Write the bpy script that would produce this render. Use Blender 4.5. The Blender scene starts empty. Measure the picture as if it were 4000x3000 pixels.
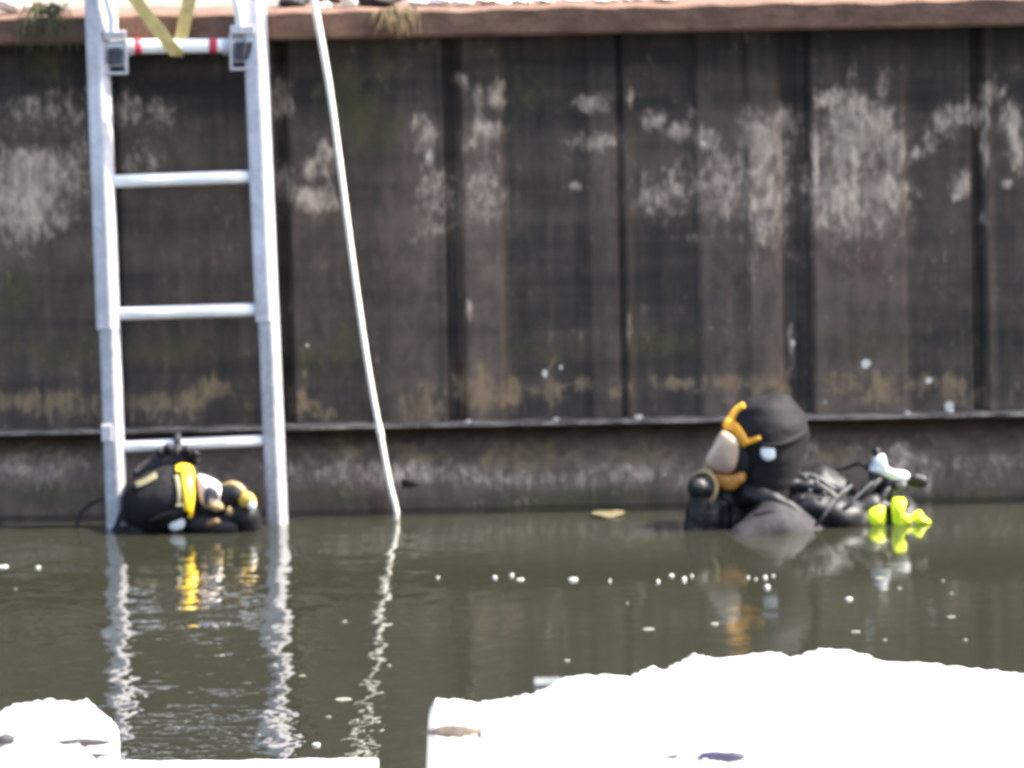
import bpy, bmesh, math, random
import numpy as np
from mathutils import Vector, Matrix

random.seed(7)
R = math.radians
S = bpy.context.scene
COL = S.collection

# ------------------------------------------------------------------ camera, light, exposure
DIST, DEP, ROLL = 18.0, R(6.5), R(-1.1)
CZ0 = 0.272                                   # height looked at on the quay wall
CAMLOC = Vector((0.0, -DIST, CZ0 + DIST * math.tan(DEP)))
cam_d = bpy.data.cameras.new('camera')
cam = bpy.data.objects.new('camera', cam_d)
COL.objects.link(cam)
S.camera = cam
_fw = (Vector((0, 0, CZ0)) - CAMLOC).normalized()
_rot = _fw.to_track_quat('-Z', 'Y').to_matrix() @ Matrix.Rotation(ROLL, 3, 'Z')
cam.matrix_world = Matrix.Translation(CAMLOC) @ _rot.to_4x4()
FPX = 1750.0 * DIST / math.cos(DEP)           # focal length in photograph pixels (4000 wide)
cam_d.sensor_width = 36.0
cam_d.lens = FPX * 36.0 / 4000.0
cam_d.clip_start = 0.1
cam_d.clip_end = 2000.0
cam_d.dof.use_dof = True
cam_d.dof.focus_distance = 12.2
cam_d.dof.aperture_fstop = 13.0

SUN_EL, SUN_AZ = R(50), R(2)                  # azimuth measured from +x towards +y (behind the wall)
sun_dir = Vector((math.cos(SUN_EL) * math.cos(SUN_AZ), math.cos(SUN_EL) * math.sin(SUN_AZ), math.sin(SUN_EL)))
W = bpy.data.worlds.new('World')
S.world = W
W.use_nodes = True
wn = W.node_tree
bg = wn.nodes['Background']
sky = wn.nodes.new('ShaderNodeTexSky')
sky.sky_type = 'NISHITA'
sky.sun_disc = False
sky.sun_elevation = SUN_EL
sky.sun_rotation = math.atan2(sun_dir.x, sun_dir.y)
sky.air_density = 1.0
sky.dust_density = 3.0
sky.ozone_density = 1.0
wn.links.new(sky.outputs[0], bg.inputs[0])
bg.inputs[1].default_value = 0.13
sl = bpy.data.lights.new('sun', 'SUN')
sl.energy = 5.0
sl.angle = R(0.5)
sl.color = (1.0, 0.94, 0.85)
so = bpy.data.objects.new('sun', sl)
COL.objects.link(so)
so.rotation_euler = (-sun_dir).to_track_quat('-Z', 'Y').to_euler()
S.view_settings.view_transform = 'Standard'
S.view_settings.look = 'None'
S.view_settings.gamma = 1.0
S.view_settings.exposure = 2.0
S.render.engine = 'CYCLES'
S.cycles.use_denoising = True
S.cycles.pixel_filter_type = 'BLACKMAN_HARRIS'
S.cycles.filter_width = 2.2


def ray(px, py):
    """direction of the view ray through a photograph pixel, used to survey positions"""
    return (_rot @ Vector(((px - 2000.0) / FPX, (1500.0 - py) / FPX, -1.0)))


def at(px, py, y):
    d = ray(px, py)
    t = (y - CAMLOC.y) / d.y
    return CAMLOC + d * t


def onz(px, py, z):
    d = ray(px, py)
    t = (z - CAMLOC.z) / d.z
    return CAMLOC + d * t


# ------------------------------------------------------------------ materials
def srgb(r, g, b):
    f = lambda c: (c / 255.0 / 12.92) if c / 255.0 <= 0.04045 else ((c / 255.0 + 0.055) / 1.055) ** 2.4
    return (f(r), f(g), f(b), 1.0)


class NT:
    def __init__(s, name):
        s.m = bpy.data.materials.new(name)
        s.m.use_nodes = True
        s.t = s.m.node_tree
        s.b = s.t.nodes['Principled BSDF']
        s.out = s.t.nodes['Material Output']

    def n(s, kind, **kw):
        x = s.t.nodes.new('ShaderNode' + kind)
        for k, v in kw.items():
            setattr(x, k, v)
        return x

    def l(s, a, b):
        s.t.links.new(a, b)

    def val(s, sock, v):
        if hasattr(v, 'links'):
            s.l(v, sock)
        else:
            sock.default_value = v

    def math(s, op, a, b=0.0, c=0.0, clamp=False):
        x = s.n('Math', operation=op, use_clamp=clamp)
        for i, v in enumerate((a, b, c)):
            s.val(x.inputs[i], v)
        return x.outputs[0]

    def mix(s, f, a, b):
        x = s.n('Mix', data_type='RGBA')
        s.val(x.inputs[0], f)
        s.val(x.inputs[6], a)
        s.val(x.inputs[7], b)
        return x.outputs[2]

    def pos(s, sx=1, sy=1, sz=1):
        g = s.n('TexCoord')
        m = s.n('Mapping')
        m.inputs['Scale'].default_value = (sx, sy, sz)
        s.l(g.outputs['Object'], m.inputs[0])
        return m.outputs[0]

    def noise(s, vec, scale, detail=3.0, rough=0.55, dist=0.0):
        x = s.n('TexNoise')
        s.l(vec, x.inputs['Vector'])
        x.inputs['Scale'].default_value = scale
        x.inputs['Detail'].default_value = detail
        x.inputs['Roughness'].default_value = rough
        x.inputs['Distortion'].default_value = dist
        return x.outputs[0]

    def step(s, v, lo, hi):
        x = s.n('MapRange', interpolation_type='SMOOTHSTEP')
        s.val(x.inputs[0], v)
        x.inputs[1].default_value = lo
        x.inputs[2].default_value = hi
        return x.outputs[0]

    def attr(s, name):
        return s.n('Attribute', attribute_name=name).outputs['Fac']

    def bump(s, h, dist, strength=1.0):
        x = s.n('Bump')
        x.inputs['Distance'].default_value = dist
        x.inputs['Strength'].default_value = strength
        s.l(h, x.inputs['Height'])
        s.l(x.outputs[0], s.b.inputs['Normal'])


def plain(name, col, rough=0.5, var=0.25, scale=25.0, metal=0.0, bump=0.0, dark=None, spec=0.5, coat=0.0):
    """one colour broken up by two scales of noise"""
    k = NT(name)
    p = k.pos()
    a = k.noise(p, scale, 4.0)
    b = k.noise(p, scale * 5.3, 3.0)
    f = k.math('ADD', k.math('MULTIPLY', a, 0.65), k.math('MULTIPLY', b, 0.35))
    f = k.step(f, 0.32, 0.68)
    c1 = tuple(col[i] * (1 - var) for i in range(3)) + (1,) if dark is None else dark
    c2 = tuple(min(1, col[i] * (1 + var)) for i in range(3)) + (1,)
    k.l(k.mix(f, c1, c2), k.b.inputs['Base Color'])
    k.b.inputs['Roughness'].default_value = rough
    k.b.inputs['Metallic'].default_value = metal
    k.b.inputs['Specular IOR Level'].default_value = spec
    k.b.inputs['Coat Weight'].default_value = coat
    if bump:
        k.bump(f, bump)
    return k.m


def make_wall_mat(lower=False):
    k = NT('stained_steel_lower' if lower else 'stained_sheet_steel')
    p = k.pos()
    streak = k.noise(k.pos(38, 38, 2.2), 1.0, 4.0)
    patch = k.noise(p, 7.0, 5.0, 0.6)
    fine = k.noise(k.pos(1.25, 1.25, 0.75), 44.0, 4.0, 0.58, 0.15)
    speck = k.noise(p, 130.0, 2.0)
    band = k.noise(k.pos(0.9, 0.9, 13.0), 1.0, 4.0)
    nz = k.math('ADD', k.math('MULTIPLY', fine, 0.62), k.math('MULTIPLY', patch, 0.38))
    nz = k.math('SUBTRACT', nz, 0.5)
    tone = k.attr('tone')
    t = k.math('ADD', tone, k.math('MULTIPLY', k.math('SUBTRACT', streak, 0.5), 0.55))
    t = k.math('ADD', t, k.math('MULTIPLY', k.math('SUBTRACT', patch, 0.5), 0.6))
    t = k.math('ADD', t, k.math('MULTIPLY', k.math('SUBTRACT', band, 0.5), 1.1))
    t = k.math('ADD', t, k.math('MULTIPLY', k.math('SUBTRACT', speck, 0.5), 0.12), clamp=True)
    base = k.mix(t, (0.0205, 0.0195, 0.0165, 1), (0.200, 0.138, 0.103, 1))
    rust = k.step(k.math('ADD', k.attr('rust'), k.math('MULTIPLY', nz, 1.6)), 0.35, 0.75)
    base = k.mix(k.math('MULTIPLY', rust, 0.8), base, (0.060, 0.026, 0.015, 1))
    alg = k.step(k.math('ADD', k.attr('algae'), k.math('MULTIPLY', nz, 1.5)), 0.15, 0.65)
    base = k.mix(k.math('MULTIPLY', alg, 0.75), base, (0.082, 0.078, 0.030, 1))
    buff = k.step(k.math('ADD', k.attr('buff'), k.math('MULTIPLY', k.math('ADD', nz, k.math('MULTIPLY', k.math('SUBTRACT', streak, 0.5), 0.4)), 2.4)), 0.22, 0.72)
    base = k.mix(k.math('MULTIPLY', buff, 0.88), base, (0.27, 0.185, 0.105, 1))
    lime = k.step(k.math('ADD', k.attr('lime'), k.math('MULTIPLY', nz, 1.9)), 0.16, 0.80)
    wide = k.step(k.math('ADD', k.attr('lime'), k.math('MULTIPLY', nz, 1.3)), 0.05, 0.75)
    base = k.mix(k.math('MULTIPLY', wide, 0.75), base, (0.215, 0.155, 0.118, 1))
    core = k.math('MULTIPLY', lime, k.math('ADD', 0.35, k.math('MULTIPLY', k.step(k.math('ADD', k.math('MULTIPLY', fine, .6), k.math('MULTIPLY', streak, .4)), 0.36, 0.62), 0.65)))
    base = k.mix(core, base, (0.62, 0.475, 0.36, 1))
    mot = k.step(k.noise(k.pos(1, 1, .6), 24.0, 4.0, 0.6, 0.6), 0.36, 0.62)
    base = k.mix(k.math('MULTIPLY', k.math('SUBTRACT', 1.0, mot), 0.38), base, (0.022, 0.021, 0.016, 1))
    spot = k.step(k.math('ADD', k.attr('white'), k.math('MULTIPLY', nz, 0.8)), 0.45, 0.62)
    base = k.mix(spot, base, (0.62, 0.60, 0.52, 1))
    k.l(base, k.b.inputs['Base Color'])
    k.b.inputs['Roughness'].default_value = 0.72
    k.b.inputs['Specular IOR Level'].default_value = 0.3
    k.bump(k.math('ADD', nz, lime), 0.0025)
    return k.m


M_WALL = make_wall_mat()
M_CAP = NT('rusty_brown_capping')
_p = M_CAP.pos(9, 9, 16)
_a = M_CAP.noise(_p, 1.0, 6.0, 0.68)
_b = M_CAP.noise(M_CAP.pos(), 90.0, 3.0)
_c = M_CAP.mix(M_CAP.step(_a, 0.3, 0.7), (0.085, 0.042, 0.026, 1), (0.195, 0.108, 0.070, 1))
_c = M_CAP.mix(M_CAP.math('MULTIPLY', M_CAP.step(_b, 0.52, 0.75), 0.5), _c, (0.08, 0.045, 0.03, 1))
M_CAP.l(_c, M_CAP.b.inputs['Base Color'])
M_CAP.b.inputs['Roughness'].default_value = 0.8
M_CAP.bump(_b, 0.002)
M_CAP = M_CAP.m

M_ALU = plain('bright_aluminium', (0.50, 0.49, 0.52), 0.38, 0.2, 14, 0.2, 0.0003)
M_ALU_DULL = plain('dull_aluminium', (0.41, 0.40, 0.405), 0.5, 0.24, 18, 0.2, 0.0004)  # duller tone for the lower rail section
M_RUNG = plain('scuffed_rung_aluminium', (0.93, 0.92, 0.90), 0.42, 0.08, 30, 0.1, 0.0003)
M_RED = plain('red_tape', (0.55, 0.03, 0.06), 0.5, 0.2, 60)
M_LOCK = plain('dark_steel_lock', (0.06, 0.06, 0.075), 0.45, 0.4, 60, 0.3)
M_STRAP = plain('yellow_webbing', (0.50, 0.40, 0.15), 0.75, 0.18, 50, bump=0.0008)
M_ROPE = plain('pale_rope', (0.92, 0.87, 0.74), 0.8, 0.10, 80, bump=0.0015)
M_HOOD = plain('black_neoprene', (0.0115, 0.0105, 0.0115), 0.75, 0.35, 40, bump=0.0008, spec=0.22)
M_RUBBER = plain('black_rubber', (0.010, 0.010, 0.0115), 0.45, 0.4, 45, bump=0.0008, spec=0.3)
M_SUIT = plain('grey_drysuit', (0.0185, 0.0165, 0.0195), 0.75, 0.5, 30, bump=0.0010, spec=0.3)
M_BLACKSUIT = plain('black_drysuit', (0.012, 0.012, 0.013), 0.65, 0.35, 40, bump=0.0015, spec=0.3)
M_ORANGE = plain('orange_rubber', (0.85, 0.41, 0.03), 0.5, 0.15, 40)
M_DORANGE = plain('dull_orange_rubber', (0.40, 0.17, 0.03), 0.55, 0.3, 40)
M_YELLOW = plain('yellow_rubber', (0.90, 0.55, 0.015), 0.45, 0.08, 30)
M_GOLD = plain('gold_rubber', (0.50, 0.31, 0.045), 0.45, 0.15, 40)
M_BROWNRUB = plain('brown_rubber', (0.12, 0.065, 0.02), 0.55, 0.4, 40)
M_TAN = plain('tan_rubber_trim', (0.34, 0.24, 0.10), 0.55, 0.2, 40)
M_KHAKI = plain('khaki_trim', (0.20, 0.18, 0.10), 0.6, 0.2, 40)
M_WHITE = plain('white_plastic', (0.82, 0.83, 0.82), 0.4, 0.08, 25)
M_NEON = plain('neon_yellow_plastic', (0.78, 0.92, 0.03), 0.4, 0.08, 25)
M_GLOVE = plain('dark_grey_glove', (0.034, 0.031, 0.036), 0.7, 0.6, 90, bump=0.0015, spec=0.25)
M_SKIN = plain('skin', (0.52, 0.33, 0.26), 0.55, 0.08, 30)
M_FITTING = plain('worn_fittings', (0.055, 0.058, 0.06), 0.5, 0.8, 60, 0.1)
M_STONE = plain('white_sunlit_stone', (0.80, 0.78, 0.73), 0.9, 0.12, 14, bump=0.006)
M_STONE2 = plain('pale_broken_stone', (0.60, 0.55, 0.48), 0.9, 0.3, 20, bump=0.005)
M_DARKSTONE = plain('dark_stone', (0.035, 0.032, 0.036), 0.85, 0.4, 25, bump=0.004)
M_GAPSHADE = plain('gap_shade', (0.026, 0.025, 0.027), 0.7, 0.6, 30, bump=0.003)  # dark colour for the shadow under the boulder
M_STRIP = plain('grey_strip', (0.115, 0.12, 0.105), 0.6, 0.3, 30)
M_GRAVEL = plain('dusty_gravel', (0.30, 0.25, 0.20), 0.95, 0.45, 40, bump=0.01)
M_LEAF = plain('yellow_leaf', (0.125, 0.105, 0.05), 0.6, 0.2, 60)
M_FOAM_GLINT = plain('white_foam_glint', (0.36, 0.37, 0.34), 0.6, 0.3, 60)
M_SCUM = plain('dull_scum', (0.15, 0.146, 0.11), 0.7, 0.3, 80)
M_GRASS = plain('dry_grass', (0.10, 0.068, 0.026), 0.8, 0.45, 60)
M_GREENGRASS = plain('green_grass', (0.05, 0.05, 0.018), 0.8, 0.4, 60)
M_WEED = plain('dark_wet_weed', (0.018, 0.016, 0.012), 0.5, 0.4, 60)
M_BLUE = plain('dark_blue_plastic', (0.025, 0.028, 0.06), 0.5, 0.3, 40)
M_BROWN = plain('brown_shade_and_twig', (0.13, 0.105, 0.085), 0.9, 0.3, 30, bump=0.003)


def lens_mat(name, c1, c2):
    k = NT(name)
    f = k.noise(k.pos(18, 18, 9), 1.0, 3.0, 0.5, 0.3)
    k.l(k.mix(k.step(f, 0.35, 0.65), c1, c2), k.b.inputs['Base Color'])
    k.b.inputs['Roughness'].default_value = 0.22
    k.b.inputs['Coat Weight'].default_value = 1.0
    k.b.inputs['Coat Roughness'].default_value = 0.03
    return k.m


M_LENS = lens_mat('reflecting_lens_tint', (0.34, 0.205, 0.18, 1), (0.52, 0.36, 0.23, 1))  # lens reflection and tan highlights painted into the colour
M_LENS2 = lens_mat('bright_visor', (0.66, 0.50, 0.44, 1), (0.85, 0.74, 0.66, 1))

# ------------------------------------------------------------------ mesh helpers


def link(name, me, mat, parent=None, smooth=False):
    o = bpy.data.objects.new(name, me)
    COL.objects.link(o)
    if mat is not None:
        me.materials.append(mat)
    if parent is not None:
        o.parent = parent
        o.matrix_parent_inverse = parent.matrix_world.inverted()
    if smooth:
        for p in me.polygons:
            p.use_smooth = True
    return o


def frombm(name, bm, mat, parent=None, smooth=False):
    bmesh.ops.recalc_face_normals(bm, faces=bm.faces[:])
    me = bpy.data.meshes.new(name)
    bm.to_mesh(me)
    bm.free()
    return link(name, me, mat, parent, smooth)


def tag(o, label, cat, group=None, kind=None):
    if label:
        o['label'] = label
    if cat:
        o['category'] = cat
    if group:
        o['group'] = group
    if kind:
        o['kind'] = kind
    return o


def thing(name, loc, label, cat, group=None):
    o = bpy.data.objects.new(name, None)
    o.empty_display_size = 0.05
    COL.objects.link(o)
    o.location = loc
    o.matrix_world = Matrix.Translation(Vector(loc))
    return tag(o, label, cat, group)


def loft(bm, rings, cap=True, closed=True):
    vs = [[bm.verts.new(p) for p in r] for r in rings]
    n = len(rings[0])
    for i in range(len(vs) - 1):
        for j in range(n if closed else n - 1):
            a, b = vs[i][j], vs[i][(j + 1) % n]
            c, d = vs[i + 1][(j + 1) % n], vs[i + 1][j]
            bm.faces.new((a, b, c, d))
    if cap:
        bm.faces.new(vs[0][::-1])
        bm.faces.new(vs[-1])
    return vs


def frame(d):
    d = Vector(d).normalized()
    up = Vector((0, 0, 1)) if abs(d.z) < 0.95 else Vector((1, 0, 0))
    a = d.cross(up).normalized()
    return a, a.cross(d).normalized()


def catmull(pts, n=6):
    pts = [Vector(p) for p in pts]
    if len(pts) < 3:
        return pts
    P = [pts[0] * 2 - pts[1]] + pts + [pts[-1] * 2 - pts[-2]]
    out = []
    for i in range(1, len(P) - 2):
        for k in range(n):
            t = k / n
            a, b, c, d = P[i - 1], P[i], P[i + 1], P[i + 2]
            out.append(0.5 * ((2 * b) + (c - a) * t + (2 * a - 5 * b + 4 * c - d) * t * t + (3 * b - a - 3 * c + d) * t ** 3))
    out.append(pts[-1])
    return out


def tube(bm, pts, rad, seg=10, sm=5, roundend=True, flat=1.0):
    """smooth tube; rad is a number or a list matching pts"""
    n0 = len(pts)
    rl = rad if isinstance(rad, (list, tuple)) else [rad] * n0
    P = catmull(pts, sm) if sm > 1 else [Vector(p) for p in pts]
    rr = np.interp(np.linspace(0, n0 - 1, len(P)), range(n0), rl)
    rings = []
    a0 = None
    for i, p in enumerate(P):
        d = (P[min(i + 1, len(P) - 1)] - P[max(i - 1, 0)]).normalized()
        if a0 is None:
            a0, b0 = frame(d)
        else:
            a0 = (a0 - d * a0.dot(d)).normalized()
            b0 = a0.cross(d).normalized()
        if roundend and i in (0, len(P) - 1):
            s = -1 if i == 0 else 1
            seq = [(0.95, 0.12), (0.7, 0.62), (0.25, 0.96)] if s > 0 else [(-0.25, 0.96), (-0.7, 0.62), (-0.95, 0.12)]
            seq = [(0.35, 0.93), (0.72, 0.66), (0.95, 0.2)]
            if s < 0:
                for q, w in reversed(seq):
                    rings.append([p - d * rr[i] * q + (a0 * math.cos(t) + b0 * math.sin(t) * flat) * rr[i] * w for t in np.linspace(0, 2 * math.pi, seg, endpoint=False)])
                rings.append([p + (a0 * math.cos(t) + b0 * math.sin(t) * flat) * rr[i] for t in np.linspace(0, 2 * math.pi, seg, endpoint=False)])
            else:
                rings.append([p + (a0 * math.cos(t) + b0 * math.sin(t) * flat) * rr[i] for t in np.linspace(0, 2 * math.pi, seg, endpoint=False)])
                for q, w in seq:
                    rings.append([p + d * rr[i] * q + (a0 * math.cos(t) + b0 * math.sin(t) * flat) * rr[i] * w for t in np.linspace(0, 2 * math.pi, seg, endpoint=False)])
        else:
            rings.append([p + (a0 * math.cos(t) + b0 * math.sin(t) * flat) * rr[i] for t in np.linspace(0, 2 * math.pi, seg, endpoint=False)])
    loft(bm, rings)


def tubeobj(name, pts, rad, mat, parent=None, **kw):
    bm = bmesh.new()
    tube(bm, pts, rad, **kw)
    return frombm(name, bm, mat, parent, True)


def box(bm, c, h, rot=None):
    c = Vector(c)
    r = bmesh.ops.create_cube(bm, size=1.0)
    M = Matrix.Translation(c) @ ((rot.to_4x4()) if rot else Matrix.Identity(4)) @ Matrix.Diagonal((h[0] * 2, h[1] * 2, h[2] * 2, 1))
    bmesh.ops.transform(bm, matrix=M, verts=r['verts'])
    return r['verts']


def bevel(bm, w, seg=2):
    bmesh.ops.bevel(bm, geom=bm.edges[:], offset=w, segments=seg, affect='EDGES', profile=0.6)


def ell(bm, c, r, rot=None, seg=20, rings=12, noise=0.0, seed=0):
    q = bmesh.ops.create_uvsphere(bm, u_segments=seg, v_segments=rings, radius=1.0)
    rnd = random.Random(seed)
    if noise:
        ph = [(rnd.uniform(2, 6), rnd.uniform(2, 6), rnd.uniform(2, 6), rnd.uniform(0, 6)) for _ in range(5)]
        for v in q['verts']:
            f = sum(math.sin(a * v.co.x + b * v.co.y + c2 * v.co.z + d) for a, b, c2, d in ph) / 5
            v.co *= 1 + noise * f
    M = Matrix.Translation(Vector(c)) @ ((rot.to_4x4()) if rot else Matrix.Identity(4)) @ Matrix.Diagonal((r[0], r[1], r[2], 1))
    bmesh.ops.transform(bm, matrix=M, verts=q['verts'])


def ellobj(name, c, r, mat, parent=None, **kw):
    bm = bmesh.new()
    ell(bm, c, r, **kw)
    return frombm(name, bm, mat, parent, True)


def skin(name, joints, edges, mat, parent=None, root=0):
    """one continuous body grown over a skeleton: joints = [(point, radius)]"""
    me = bpy.data.meshes.new(name)
    me.from_pydata([tuple(j[0]) for j in joints], edges, [])
    o = bpy.data.objects.new(name, me)
    COL.objects.link(o)
    md = o.modifiers.new('skin', 'SKIN')
    md.use_smooth_shade = True
    sv = me.skin_vertices[0].data
    for i, j in enumerate(joints):
        r = j[1]
        sv[i].radius = (r, r) if not isinstance(r, tuple) else r
        sv[i].use_root = (i == root)
    sb = o.modifiers.new('sub', 'SUBSURF')
    sb.levels = sb.render_levels = 2
    dg = bpy.context.evaluated_depsgraph_get()
    nm = bpy.data.meshes.new_from_object(o.evaluated_get(dg))
    bpy.data.objects.remove(o)
    nm.name = name
    nm.materials.clear()
    return link(name, nm, mat, parent, True)


def crumple(o, amp, scale, cuts=0, stretch=(1, 1, 1)):
    """folds and dents in a soft material"""
    from mathutils import noise as mn
    bm = bmesh.new()
    bm.from_mesh(o.data)
    if cuts:
        bmesh.ops.subdivide_edges(bm, edges=bm.edges[:], cuts=cuts, use_grid_fill=True, smooth=0.3)
    bm.normal_update()
    mv = []
    for v in bm.verts:
        q = Vector((v.co.x * stretch[0], v.co.y * stretch[1], v.co.z * stretch[2])) * scale
        f = mn.noise(q) + 0.5 * mn.noise(q * 2.3) - 0.7 * abs(mn.noise(q * 1.4 + Vector((9, 2, 4))))
        mv.append(v.co + v.normal * f * amp)
    for v, c_ in zip(bm.verts, mv):
        v.co = c_
    bm.to_mesh(o.data)
    bm.free()
    for p_ in o.data.polygons:
        p_.use_smooth = True
    return o


# ------------------------------------------------------------------ the setting: quay wall
PXM = 1750.0


def WX(px, py=900):
    return at(px, py, 0.0).x


def wz(py, y=0.0, px=2000):
    return at(px, py, y).z


Z_LEDGE = wz(1652, -0.06)
Z_CAPB = wz(141, -0.12)
Z_CAPT = wz(28, -0.12)

# stains, surveyed in photograph pixels: (x, y, rx, ry, strength)
ST = dict(lime=[], algae=[], buff=[], white=[], rust=[])
ST['lime'] = [
    (130, 680, 140, 70, 1.0), (90, 800, 110, 90, 1.05), (40, 640, 60, 60, .6), (300, 620, 60, 60, .5), (200, 860, 70, 40, .6),
    (180, 420, 150, 60, .35), (480, 430, 90, 60, .5), (640, 440, 60, 50, .45), (560, 640, 60, 60, .4), (300, 480, 60, 60, .35),
    (1105, 400, 28, 60, .75), (1115, 740, 26, 60, .75), (1240, 780, 60, 40, .95), (1265, 620, 36, 60, .6), (1215, 660, 30, 40, .6),
    (1665, 540, 36, 60, .65), (1672, 615, 14, 26, 1.0), (1640, 480, 30, 40, .5), (1868, 410, 14, 70, .65), (1940, 380, 24, 40, .8), (1862, 505, 18, 26, .9),
    (1925, 510, 36, 24, .95), (1800, 310, 24, 24, .75), (2310, 405, 42, 26, .85), (2325, 555, 70, 24, .65), (2250, 730, 26, 14, .7),
    (2462, 380, 10, 26, .9), (2555, 470, 40, 30, .7), (2650, 520, 44, 30, .8), (2755, 545, 40, 34, 1.0), (2700, 450, 12, 26, .6),
    (2915, 460, 26, 50, .75), (2945, 520, 40, 50, .8), (2985, 560, 60, 60, .95), (3050, 480, 60, 40, .65), (3000, 640, 50, 90, .5),
    (3185, 620, 11, 120, 1.0), (3185, 420, 10, 60, .7), (3255, 385, 50, 30, .9), (3330, 450, 70, 60, .8), (3320, 560, 90, 80, .8),
    (3430, 490, 50, 60, .9), (3490, 560, 50, 50, .7), (3500, 640, 40, 60, .65), (3440, 740, 90, 50, .8), (3300, 720, 100, 50, .55),
    (3450, 340, 20, 60, .5), (3330, 300, 20, 60, .35), (3680, 470, 30, 50, .65), (3630, 540, 30, 40, .6), (3590, 600, 20, 26, .6), (3740, 440, 50, 24, .6), (3780, 465, 30, 18, .8),
    (3830, 450, 24, 30, .8), (3880, 370, 50, 36, .65), (3950, 480, 36, 60, .8), (3970, 570, 20, 70, .75), (3755, 730, 34, 40, .8), (3740, 765, 24, 20, .7),
    (3843, 580, 12, 80, .8), (3842, 850, 16, 70, .45), (3940, 720, 14, 16, .9),
    (1885, 760, 80, 90, .55), (1690, 760, 50, 110, .45), (2830, 740, 90, 110, .6), (2985, 760, 70, 150, .78), (3280, 780, 110, 110, .7),
    (3430, 800, 90, 90, .6), (2600, 760, 110, 70, .45), (2830, 620, 80, 40, .4), (1830, 560, 30, 40, .4),
    (1832, 1220, 10, 40, .7), (2455, 1250, 10, 60, .5), (3090, 1350, 10, 50, .6)]
ST['algae'] = [
    (1330, 330, 70, 60, .75), (1380, 450, 80, 80, .75), (1490, 520, 60, 60, .75), (1400, 560, 60, 40, .6), (2060, 360, 80, 80, .5), (1990, 460, 60, 60, .4),
    (1500, 250, 80, 90, .4), (170, 230, 80, 110, .55), (640, 620, 90, 60, .3), (60, 1150, 80, 150, .5), (300, 1370, 300, 60, .5), (700, 1370, 200, 60, .45),
    (1350, 1370, 60, 80, .6), (1200, 1400, 80, 80, .4), (2600, 1360, 170, 60, .5), (2100, 1380, 200, 60, .4), (3400, 1340, 250, 60, .45), (3870, 1400, 80, 100, .35),
    (1340, 880, 50, 130, .3)]
ST['buff'] = [
    (120, 1570, 170, 40, .75), (330, 1590, 90, 50, .6), (600, 1570, 80, 30, .7), (840, 1520, 50, 34, 1.0), (760, 1560, 60, 40, .6), (1180, 1570, 60, 50, .65),
    (1240, 1610, 50, 30, .5), (1660, 1590, 60, 60, .7), (1680, 1520, 30, 30, .7), (1880, 1530, 80, 50, .75), (1980, 1540, 60, 50, .8), (2160, 1530, 60, 40, .7),
    (2270, 1505, 34, 22, .95), (2400, 1520, 60, 30, .55), (2640, 1500, 70, 24, .85), (2860, 1495, 90, 22, .8), (2990, 1510, 60, 30, .7), (3070, 1530, 30, 40, .7),
    (3300, 1500, 70, 50, .75), (3380, 1560, 40, 50, .6), (3450, 1520, 50, 60, .8), (3620, 1500, 70, 34, .65), (3720, 1530, 50, 40, .8), (3800, 1560, 80, 40, .5), (3940, 1540, 60, 40, .5),
    (2500, 1540, 300, 50, .25), (500, 1600, 500, 50, .3)]
ST['white'] = [
    (2130, 1462, 9, 14, .9), (2190, 1440, 9, 12, .7), (3382, 1420, 16, 16, 1.0), (3630, 1490, 14, 12, .9), (3710, 1590, 16, 22, .9), (3100, 1345, 8, 12, .9),
    (1672, 612, 8, 14, .8), (2470, 385, 7, 16, .6), (2745, 560, 20, 12, .6), (1200, 1350, 9, 9, .8), (2250, 735, 12, 8, .5), (60, 1550, 10, 6, .3), (840, 1515, 14, 14, .55),
    (3460, 1500, 12, 10, .55), (3225, 1570, 9, 9, .7), (2430, 1545, 8, 8, .6)]
ST['rust'] = [
    (3225, 400, 22, 40, .9), (3265, 470, 22, 40, .9), (3825, 400, 10, 60, 1.0), (3815, 520, 10, 60, .8), (3165, 640, 10, 130, .7), (1795, 1450, 20, 120, .7),
    (1540, 760, 130, 160, .35), (1500, 1100, 120, 160, .45), (2150, 1100, 80, 160, .4), (1900, 950, 80, 140, .35), (2850, 1100, 120, 120, .5), (3350, 1000, 160, 140, .5),
    (720, 900, 120, 160, .35), (200, 1100, 120, 120, .4), (1380, 1450, 90, 80, .4), (2900, 1400, 120, 60, .4), (3960, 1600, 80, 40, .4)]
ST_LOW = dict(lime=[], algae=[], buff=[], white=[], rust=[])
ST_LOW['lime'] = [(1580, 1850, 120, 40, .6), (1750, 1850, 90, 40, .55), (1960, 1880, 120, 26, .6), (2200, 1870, 160, 26, .5), (2450, 1850, 160, 30, .55), (1300, 1840, 100, 40, .4),
                  (3120, 1770, 50, 40, .65), (3520, 1790, 40, 50, .75), (3610, 1830, 60, 60, .5), (3620, 1880, 20, 40, .6), (3400, 1760, 90, 30, .3), (120, 1830, 150, 40, .55), (330, 1800, 80, 40, .4),
                  (740, 1830, 200, 50, .3), (1150, 1830, 100, 50, .4), (2680, 1870, 60, 40, .5), (3800, 1800, 200, 40, .35), (1900, 1960, 150, 20, .2)]
ST_LOW['buff'] = [(1620, 1800, 60, 40, .85), (1560, 1755, 90, 12, .8), (1720, 1780, 40, 30, .7), (1580, 1840, 60, 30, .6), (1350, 1790, 60, 46, .7), (2100, 1800, 200, 46, .7), (2500, 1800, 120, 46, .7),
                  (150, 1800, 150, 40, .5), (3300, 1790, 150, 46, .7), (1150, 1780, 80, 30, .4)]
ST_LOW['algae'] = [(1300, 1930, 200, 40, .5), (2200, 1950, 400, 40, .7), (200, 1930, 300, 50, .6), (3700, 1950, 400, 50, .6)]
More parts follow.
